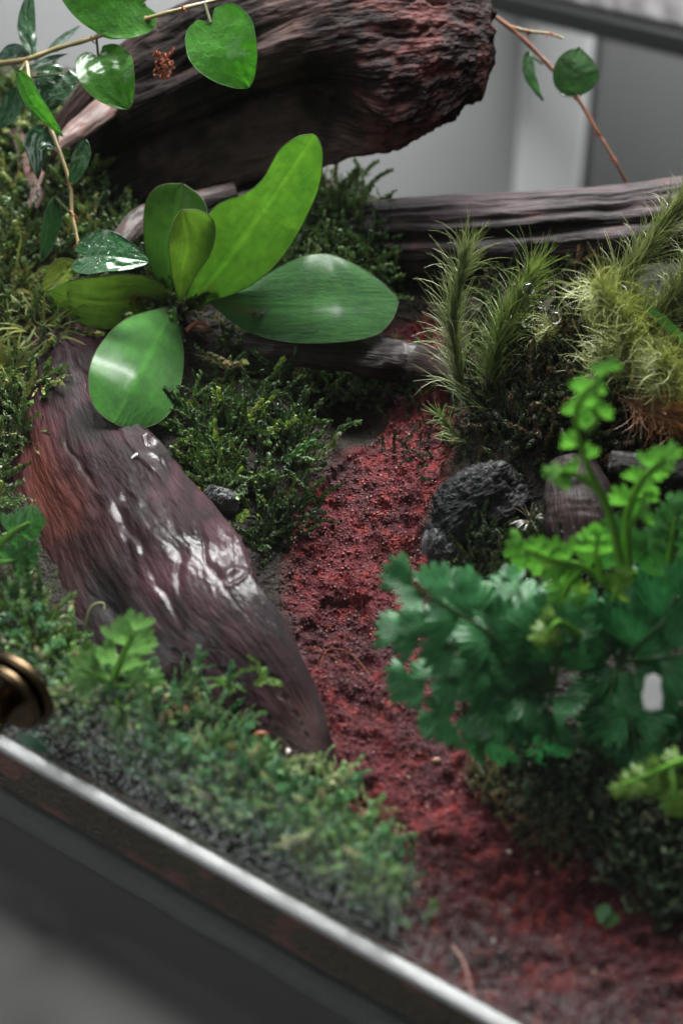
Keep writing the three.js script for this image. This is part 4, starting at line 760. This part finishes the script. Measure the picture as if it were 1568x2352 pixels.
carpet('stone_moss', 'short dark moss at the foot of the lava rock', [[880, 920], [1000, 880], [1300, 980], [1300, 1060], [1000, 1130], [860, 1060]], 120, SPR, [0.003, 0.006], [[0.010, 0.026, 0.006], [0.035, 0.06, 0.012]], { lift: 0.002, feather: 60 });
const BACK = [[-60, 200], [120, 210], [190, 400], [300, 560], [420, 640], [420, 740], [200, 720], [120, 840], [70, 1000], [20, 1120], [-60, 1300]];
carpet('back_moss', 'deep green moss carpet along the left side behind the vine', BACK, 950, [...SPF, ...SPB], [0.007, 0.0135], [[0.022, 0.050, 0.010], [0.095, 0.160, 0.026], [[0.26, 0.28, 0.07], 0.16]], { lift: 0.003, tilt: 1.2 });
carpet('star_moss', 'olive star shaped moss with narrow leaves at the left edge', [[-40, 700], [150, 700], [140, 830], [60, 900], [-40, 900]], 90, STAR, [0.007, 0.014], [[0.065, 0.09, 0.016], [0.15, 0.17, 0.028], [[0.2, 0.1, 0.04], 0.1]], { lift: 0.004, tilt: 0.5, m: mossDull });
carpet('far_moss', 'pale green moss behind the tall leaf, at the end of the back log', [[690, 470], [800, 440], [880, 520], [870, 660], [940, 700], [780, 700], [690, 600]], 300, [...SPB, ...SPF], [0.006, 0.011], [[0.026, 0.065, 0.014], [0.09, 0.16, 0.034], [[0.14, 0.16, 0.05], 0.12]], { lift: 0.003, tilt: 0.9 });
carpet('far_moss', 'pale green moss behind the tall leaf, at the end of the back log', [[300, 480], [700, 470], [760, 560], [700, 700], [420, 690], [300, 600]], 340, [...SPR, ...SPB], [0.003, 0.006], [[0.026, 0.065, 0.014], [0.09, 0.16, 0.034]], { lift: 0.002, tilt: 1.2 });

// single sprigs that stand out
let nsprig = 0;
function single(name, label, cat, geo, x, y, lift, len, col, lean, m = mossMat, dd = null) {
  const p = dd ? onRoot(x, y, 0) : onGround(x, y); p.y += dd ? 0 : lift;
  const o = new THREE.Mesh(geo, m.clone()); o.material.color.setRGB(...col); o.name = numbered(name); o.position.copy(p); o.castShadow = o.receiveShadow = true;
  const up = V(lean[0], lean[1], lean[2]).normalize(), zz = TOEYE.clone().addScaledVector(up, -TOEYE.dot(up)).normalize(), xx = up.clone().cross(zz);
  o.quaternion.setFromRotationMatrix(new THREE.Matrix4().makeBasis(xx, up, zz)); o.scale.setScalar(len); scene.add(o);
  return tag(o, label, cat);
}
single('moss_sprig', 'bright yellow green moss tip on the root edge beside the bank', 'moss sprig', CUP[0], 548, 1222, 0.0025, 0.0065, [0.14, 0.24, 0.02], [0.4, 1, 0.3]);
single('moss_sprig', 'thin pale moss sprig reaching over the red soil from the bank', 'moss sprig', SPF[0], 712, 1110, 0.004, 0.011, [0.13, 0.18, 0.05], [0.75, 1, -0.3]);
single('moss_sprig', 'glossy arching moss sprig on the bank, pointing right', 'moss sprig', SPR[0], 640, 1110, 0.006, 0.010, [0.05, 0.14, 0.03], [1, 0.6, -0.2]);
single('moss_sprig', 'dry straw coloured moss sprig lying above the bank', 'moss sprig', SPF[1], 450, 862, 0.006, 0.015, [0.20, 0.18, 0.07], [1, -0.05, 0.35]);
single('moss_sprig', 'grey green moss sprig below the right leaf', 'moss sprig', SPF[0], 520, 800, 0.006, 0.011, [0.08, 0.13, 0.06], [1, 0.45, -0.1]);
single('moss_sprig', 'fresh moss sprig growing on the lower root', 'moss sprig', SPB[0], 585, 1580, 0.006, 0.010, [0.16, 0.30, 0.04], [0.5, 1, 0.1], mossDull, 1);
single('moss_sprig', 'branched moss sprig on the lower root, left of the fresh one', 'moss sprig', SPB[1], 535, 1600, 0.005, 0.012, [0.12, 0.24, 0.04], [-0.2, 1, 0.1], mossDull, 1);
single('moss_sprig', 'pale upright moss sprig rising from the red soil near the rim', 'moss sprig', SPF[1], 975, 2140, 0.001, 0.012, [0.12, 0.20, 0.06], [0.2, 1, -0.2], mossDull);
single('moss_sprig', 'light green moss sprig at the edge of the front moss and red soil', 'moss sprig', SPF[0], 955, 2010, 0.001, 0.010, [0.11, 0.19, 0.05], [-0.2, 1, -0.3], mossDull);
single('moss_sprig', 'curled dry tan leafy sprig at the tip of the front moss', 'moss sprig', SPB[2], 850, 1895, 0.002, 0.008, [0.28, 0.13, 0.07], [0.4, 1, 0.1], mossDull);
single('moss_sprig', 'small rust tipped sprig between the lava rock and the stump', 'moss sprig', STAR[0], 1210, 1235, 0.004, 0.005, [0.05, 0.05, 0.018], [0.1, 1, 0]);

// ------------------------------------------------------------------ tall feathery moss shoots on the right
const hairMat = mat({ vertexColors: true, transmission: 0.35, roughness: 1, clearcoat: 0.6, clearcoatRoughness: 0.3 });
function hair(g, p, dir, bend, len, w, c0, c1, n = 5, curl = 0, ax = null) {
  let q = p.clone(), d = dir.clone().normalize(), pr = null; const axis = ax ?? V(rr(-1, 1), rr(-1, 1), rr(-1, 1)).normalize();
  for (let i = 0; i <= n; i++) {
    const t = i / n, F = EYE.clone().sub(q).normalize(), s = d.clone().cross(F).normalize().applyAxisAngle(d, 0.7), ww = w * (1 - t * 0.9), c = mixc(c0, c1, t);
    const r = [g.vv(q.clone().addScaledVector(s, ww), 0, t, c), g.vv(q.clone().addScaledVector(s, -ww), 1, t, c)];
    if (pr) { g.tri(pr[0], pr[1], r[0]); g.tri(pr[1], r[1], r[0]); }
    pr = r; q.addScaledVector(d, len / n); d.add(bend.clone().multiplyScalar(1 / n)).normalize(); if (curl) d.applyAxisAngle(axis, curl / n);
  }
}
function shoot(label, pts, n, len, o = {}) {
  const { c0 = [0.055, 0.090, 0.016], c1 = [0.17, 0.22, 0.055], w = 0.00015, open = 0.7, curl = 0, stalk = [0.16, 0.05, 0.025], tip = 1 } = o;
  const P = pts.map(([x, y, d]) => at(x, y, d)), cur = new THREE.CatmullRomCurve3(P), px = pts[0][2] / FPX;
  n = Math.round(n * 1.9); len *= 1.15; const t = thing('tall_moss', label, 'moss shoot', P[0], 'tall feathery moss shoots on the right');
  const st = new Geo(); st.tube(P, (s) => 0.00032 * (1 - 0.6 * s), 6, () => stalk); mesh('stem', st.build(), petioleMat, t);
  const g = new Geo();
  for (let i = 0; i < n; i++) {
    const s = Math.pow(rnd(), 0.75) * 0.99, p = cur.getPoint(s), T = cur.getTangent(s), a = rr(0, 6.283), A = V(0.3, 0.8, 0.5).cross(T).normalize(), B = T.clone().cross(A);
    const out = A.multiplyScalar(Math.cos(a)).addScaledVector(B, Math.sin(a)), op = open * (1 - 0.55 * s * tip) * (rnd() < 0.5 ? rr(0.15, 0.6) : rr(0.6, 1.3));
    const d = T.clone().addScaledVector(out, op), k = rr(0.5, 1.35), v = rr(0.6, 1.6);
    hair(g, p, d, T.clone().multiplyScalar(rr(-0.1, 0.9)).addScaledVector(V(rr(-1, 1), rr(-1, 1), rr(-1, 1)), 0.7), len * px * k * (1 - 0.2 * s), w * rr(0.8, 1.4), c0.map((x) => x * v), c1.map((x) => x * v), 6, (curl + 2.3) * rr(-1, 1));
  }
  const m = mesh('leaves', g.build(), hairMat, t); m.userData.kind = 'stuff';
  return t;
}
srand(303);
shoot('leftmost tall moss shoot, narrow and upright like a brush', [[1085, 960, 0.432], [1055, 860, 0.427], [1042, 740, 0.420], [1062, 610, 0.414]], 260, 128, { open: 0.46, c0: [0.05, 0.085, 0.018], c1: [0.19, 0.23, 0.075] });
shoot('second tall moss shoot from the left, a broad green plume', [[1150, 1010, 0.432], [1128, 900, 0.426], [1150, 770, 0.420], [1208, 650, 0.415]], 360, 124, { open: 0.6, c0: [0.055, 0.095, 0.014], c1: [0.15, 0.21, 0.04] });
shoot('small bright pointed moss shoot low on the left of the plumes', [[1090, 1020, 0.430], [1050, 1000, 0.427], [1020, 965, 0.424]], 60, 62, { open: 0.42, c0: [0.08, 0.15, 0.02], c1: [0.20, 0.30, 0.07] });
shoot('short leafy moss shoot under the broad plume', [[1180, 1050, 0.432], [1160, 1000, 0.428], [1140, 930, 0.425]], 130, 66, { open: 0.8, c0: [0.03, 0.055, 0.012], c1: [0.08, 0.12, 0.03] });
shoot('low dark moss shoot at the foot of the plumes, right of the leafy one', [[1240, 1050, 0.432], [1230, 1000, 0.428], [1220, 920, 0.425]], 130, 70, { open: 0.8, c0: [0.03, 0.05, 0.012], c1: [0.08, 0.11, 0.03] });
shoot('largest moss plume leaning to the top right over the back log', [[1290, 930, 0.430], [1345, 790, 0.424], [1430, 640, 0.418], [1580, 450, 0.410]], 520, 120, { open: 0.72, tip: 0.5, c0: [0.05, 0.075, 0.014], c1: [0.19, 0.22, 0.075] });
shoot('moss plume below the largest one, leaning right', [[1360, 960, 0.428], [1430, 840, 0.422], [1510, 730, 0.418], [1610, 620, 0.414]], 420, 115, { open: 0.8, tip: 0.4, c0: [0.055, 0.08, 0.014], c1: [0.20, 0.23, 0.07] });
shoot('curled olive moss shoot between the two plumes', [[1225, 960, 0.430], [1225, 880, 0.426], [1240, 800, 0.423], [1255, 760, 0.421]], 170, 84, { open: 1.1, tip: 0, curl: 3.4, c0: [0.08, 0.10, 0.015], c1: [0.24, 0.25, 0.08], w: 0.00014 });
shoot('bright curly yellow moss shoot at the right edge', [[1480, 930, 0.410], [1450, 840, 0.405], [1430, 740, 0.401], [1380, 680, 0.400]], 340, 120, { open: 1.1, tip: 0, curl: 4.2, c0: [0.12, 0.15, 0.018], c1: [0.27, 0.30, 0.06], w: 0.00015 });
shoot('curly yellow moss clump at the right edge above the brown tuft', [[1580, 960, 0.404], [1540, 900, 0.400], [1520, 840, 0.398]], 300, 110, { open: 1.3, tip: 0, curl: 4.6, c0: [0.11, 0.14, 0.016], c1: [0.25, 0.28, 0.06], w: 0.00015 });
shoot('moss plume behind the curly yellow moss, pointing up at the right edge', [[1450, 900, 0.430], [1500, 780, 0.426], [1560, 660, 0.423], [1640, 560, 0.420]], 380, 110, { open: 0.8, tip: 0.3, c0: [0.05, 0.075, 0.014], c1: [0.18, 0.22, 0.07] });
shoot('dense olive moss plume filling in between the largest plumes', [[1330, 980, 0.430], [1370, 880, 0.426], [1400, 790, 0.423], [1450, 720, 0.420]], 380, 105, { open: 0.9, tip: 0.2, c0: [0.045, 0.065, 0.012], c1: [0.17, 0.20, 0.06] });
shoot('tangled olive moss clump behind the tall fern sprig', [[1400, 960, 0.414], [1380, 890, 0.409], [1390, 820, 0.406]], 260, 105, { open: 1.2, tip: 0, curl: 3.6, c0: [0.07, 0.09, 0.014], c1: [0.24, 0.26, 0.07] });
shoot('rusty brown withered moss tuft hanging at the right edge', [[1420, 915, 0.404], [1480, 940, 0.400], [1575, 965, 0.398]], 260, 105, { open: 1.0, tip: 0.2, curl: 1, c0: [0.13, 0.05, 0.014], c1: [0.34, 0.14, 0.045], w: 0.00014 });
{
  const g = new Geo(); blade(g, [[1480, 700, 0.41], [1530, 745, 0.406], [1590, 800, 0.404]], [[0, 3], [0.4, 12], [0.8, 9], [1, 1]], null, { roll: 20, c0: [0.05, 0.17, 0.02], c1: [0.08, 0.24, 0.03], NS: 20, NT: 6 });
  tag(mesh('grass_blade', g.build(), figMat), 'single bright green grass blade at the right edge among the moss', 'grass blade');
  const r = new Geo(); r.tube([at(1380, 1000, 0.42), at(1420, 1040, 0.418), at(1470, 1055, 0.417), at(1560, 1075, 0.416)], (s) => 0.0008 * (1 - 0.4 * s), 7, (s) => mixc([0.13, 0.045, 0.02], [0.22, 0.09, 0.04], clamp(0.5 + vn(s * 30, 2))));
  for (let i = 0; i < 9; i++) { const p = at(rr(1380, 1560), rr(1010, 1060), 0.419); r.tube([p, p.clone().add(V(rr(-0.003, 0.003), rr(-0.004, 0), 0)), p.clone().add(V(rr(-0.006, 0.006), rr(-0.008, -0.003), 0.001))], () => 0.00012, 4, () => [0.2, 0.09, 0.04]); }
  tag(mesh('brown_rootlet', r.build(), petioleMat), 'reddish brown rootlet with fine hairs below the brown moss tuft', 'root');
}

// ------------------------------------------------------------------ water drops
const water = mat({ rgb: [1, 1, 1], transmission: 1, thickness: 0.002, roughness: 0, ior: 1.33 });
const dropGeo = new THREE.SphereGeometry(1, 24, 18);
function drop(label, x, y, d, r, group) { const o = new THREE.Mesh(dropGeo, r < 7 ? beadMat : water); o.name = numbered('water_drop'); o.position.copy(at(x, y, d)); o.scale.set(r * d / FPX, r * d / FPX * 1.08, r * d / FPX); scene.add(o); return tag(o, label, 'water drop', group); }
drop('largest clear water drop hanging on the broad moss plume', 1212, 664, 0.410, 15);
drop('second clear drop below the largest one, at the plume edge', 1206, 742, 0.411, 10);
drop('clear drop resting on the curled olive moss', 1275, 730, 0.414, 13);
drop('clear drop lying left of the moss plume above the curled moss', 1240, 700, 0.414, 8);
drop('bright drop held in the curly yellow moss', 1455, 745, 0.402, 13);
drop('low drop held in the curly yellow moss clump', 1512, 880, 0.400, 10);
srand(77);
for (let i = 0; i < 8; i++) drop('tiny bright bead in the curved row of drops under the light fern sprig', 1205 + i * 8.5, 1322 + 8 * Math.sin(i * 0.5) + (i > 5 ? (i - 5) * 9 : 0), 0.347, 4.2, 'arc of tiny water beads on the fern');
for (let i = 0; i < 6; i++) drop('tiny drop beading on the fern tip by the stump', 1318 + i * 21 + rr(-4, 4), 1222 + rr(-14, 14), 0.346, 5, 'water beads on the fern by the stump');
for (let i = 0; i < 9; i++) { const [x, y, d] = seen(beadSpots[i]); drop('tiny clear drop on the face of the tall upright broad leaf', x, y, d - 0.0001, rr(2.5, 5), 'water beads on the tall leaf'); }

// ------------------------------------------------------------------ small litter
function chip(name, label, cat, x, y, lift, rx, ry, col, k, m = {}, group) {
  const g = crumbGeo(k); const p = typeof lift === 'string' ? onRoot(x, y, 0.0003) : onGround(x, y); if (typeof lift !== 'string') p.y += lift; const px = seen(p)[2] / FPX;
  g.scale(rx * px, ry * px * 0.8, rx * px * 0.6); g.rotateZ(k); g.rotateX(-PITCH); g.translate(p.x, p.y, p.z); g.computeVertexNormals();
  return tag(mesh(name, g, mat({ rgb: col, roughness: 0.6, ...m })), label, cat, group);
}
chip('round_seed', 'round orange brown seed on the tip of the root', 'seed', 596, 1690, 'root', 19, 19, [0.30, 0.085, 0.035], 0.3, { roughness: 0.4 });
chip('pale_grain', 'small white grain on the root tip right of the seed', 'grain', 662, 1728, 'root', 9, 9, [0.75, 0.66, 0.6], 1.3);
chip('pale_grain', 'cream moss crumb hanging below the orange seed', 'grain', 610, 1735, 'root', 14, 24, [0.30, 0.27, 0.14], 2.2);
chip('pale_grain', 'pale pinkish chip on the red soil below the dark fern', 'grain', 1001, 1754, 0.001, 9, 9, [0.55, 0.30, 0.22], 3.3);
chip('pale_grain', 'white crumb on the red soil left of the green scrap', 'grain', 1132, 2168, 0.001, 7, 6, [0.6, 0.5, 0.45], 4.3);
chip('pale_grain', 'white crumb in the dark hollow of the red soil', 'grain', 1084, 2078, 0.001, 6, 5, [0.7, 0.62, 0.58], 5.3);
chip('pale_grain', 'pale crumb high on the red soil under the moss edge', 'grain', 1168, 1965, 0.001, 6, 6, [0.5, 0.42, 0.3], 6.1);
chip('pale_grain', 'white grain near the knot on the upper root', 'grain', 310, 1048, 'root', 10, 7, [0.55, 0.55, 0.56], 7.1);
chip('leaf_scrap', 'brown curled leaf scrap under the hanging leaf', 'leaf scrap', 378, 968, 0.004, 18, 12, [0.28, 0.10, 0.05], 8.1);
chip('leaf_scrap', 'tan leaf scrap beside the hanging leaf and the stem', 'leaf scrap', 466, 775, 0.003, 26, 16, [0.26, 0.14, 0.09], 9.1);
chip('leaf_scrap', 'pale shell like scrap behind the tan leaf scrap', 'leaf scrap', 482, 752, 0.004, 15, 9, [0.45, 0.43, 0.42], 9.7);
{
  const tiny = (label, pts, r, c) => { const g = new Geo(); g.tube(pts.map(([x, y, up]) => { if (up < 0) return onRoot(x, y, -up - 1); const p = onGround(x, y); p.y += up; return p; }), (s) => r * (1 - 0.4 * s), 6, () => c); return tag(mesh('twig', g.build(), petioleMat), label, 'twig'); };
  tiny('short red twig beside the hanging leaf', [[432, 822, 0.008], [455, 812, 0.009], [478, 806, 0.008]], 0.0007, [0.26, 0.075, 0.05]);
  tiny('grey twig lying in the front moss', [[210, 1755, 0.006], [240, 1722, 0.007], [268, 1690, 0.006]], 0.0006, [0.20, 0.17, 0.16]);
  tiny('thin orange root thread arching on the red soil', [[735, 1545, 0.002], [750, 1525, 0.004], [800, 1520, 0.003], [850, 1560, 0.001]], 0.00012, [0.35, 0.11, 0.05]);
  tiny('second orange root thread crossing the red soil', [[700, 1500, 0.002], [770, 1535, 0.003], [830, 1575, 0.001]], 0.0001, [0.32, 0.10, 0.05]);
  tiny('thin dark thread beside the pale pinkish chip', [[955, 1785, 0.001], [980, 1770, 0.002], [1000, 1758, 0.001]], 0.00014, [0.03, 0.02, 0.02]);
  tiny('pinkish dry stalk standing in the red soil near the rim', [[1040, 2180, 0.001], [1065, 2230, 0.002], [1085, 2300, 0.001]], 0.0003, [0.42, 0.20, 0.17]);
  tiny('tiny hooked pale green sprout on the root', [[200, 1490, -1], [197, 1440, -1.003], [212, 1392, -1.006], [238, 1386, -1.006], [240, 1400, -1.005]], 0.0003, [0.16, 0.18, 0.06]);
  const gs = new Geo(); blade(gs, (() => { const d = depthOn(1392, 2105); return [[1372, 2085, d - 0.001], [1392, 2105, d - 0.003], [1412, 2125, d - 0.002]]; })(), [[0, 8], [0.3, 24], [0.6, 18], [0.85, 22], [1, 3]], null, { roll: 10, wave: 3, c0: [0.06, 0.20, 0.06], c1: [0.11, 0.28, 0.10], NS: 16, NT: 8 });
  tag(mesh('leaf_scrap', gs.build(), figMat), 'small torn green leaf scrap lying on the red soil', 'leaf scrap');
  const gl = new Geo(); blade(gl, [[40, 1690, 0.366], [80, 1700, 0.363], [122, 1728, 0.364]], [[0, 6], [0.4, 24], [0.8, 16], [1, 2]], null, { roll: -25, c0: [0.012, 0.05, 0.026], c1: [0.02, 0.08, 0.04], NS: 16, NT: 8 });
  tag(mesh('fallen_leaf', gl.build(), figMat), 'small dark green leaf pressed against the rim left of the moss', 'leaf');
  // white torn scrap caught on the fern
  const P = new THREE.Shape(); [[-18, -36], [-6, -40], [16, -36], [20, -8], [16, 10], [18, 34], [4, 42], [-12, 36], [-16, 8], [-22, -6]].forEach(([x, y], i) => (i ? P.lineTo(x, y) : P.moveTo(x, y)));
  const q = at(1497, 1592, 0.334), px = 0.334 / FPX, sg = new THREE.ExtrudeGeometry(P, { depth: 5, bevelEnabled: true, bevelSize: 2.5, bevelThickness: 2, bevelSegments: 3 });
  sg.scale(px, px, px); sg.rotateX(-1.0); sg.translate(q.x, q.y, q.z);
  tag(mesh('white_scrap', sg, mat({ rgb: [0.93, 0.92, 0.92], roughness: 0.7, bumpMap: rep(cloudy, 0.2, 0.2), bumpScale: 0.001 })), 'white torn scrap caught on the dark fern at the right edge', 'scrap');
}
renderer.render(scene, camera);
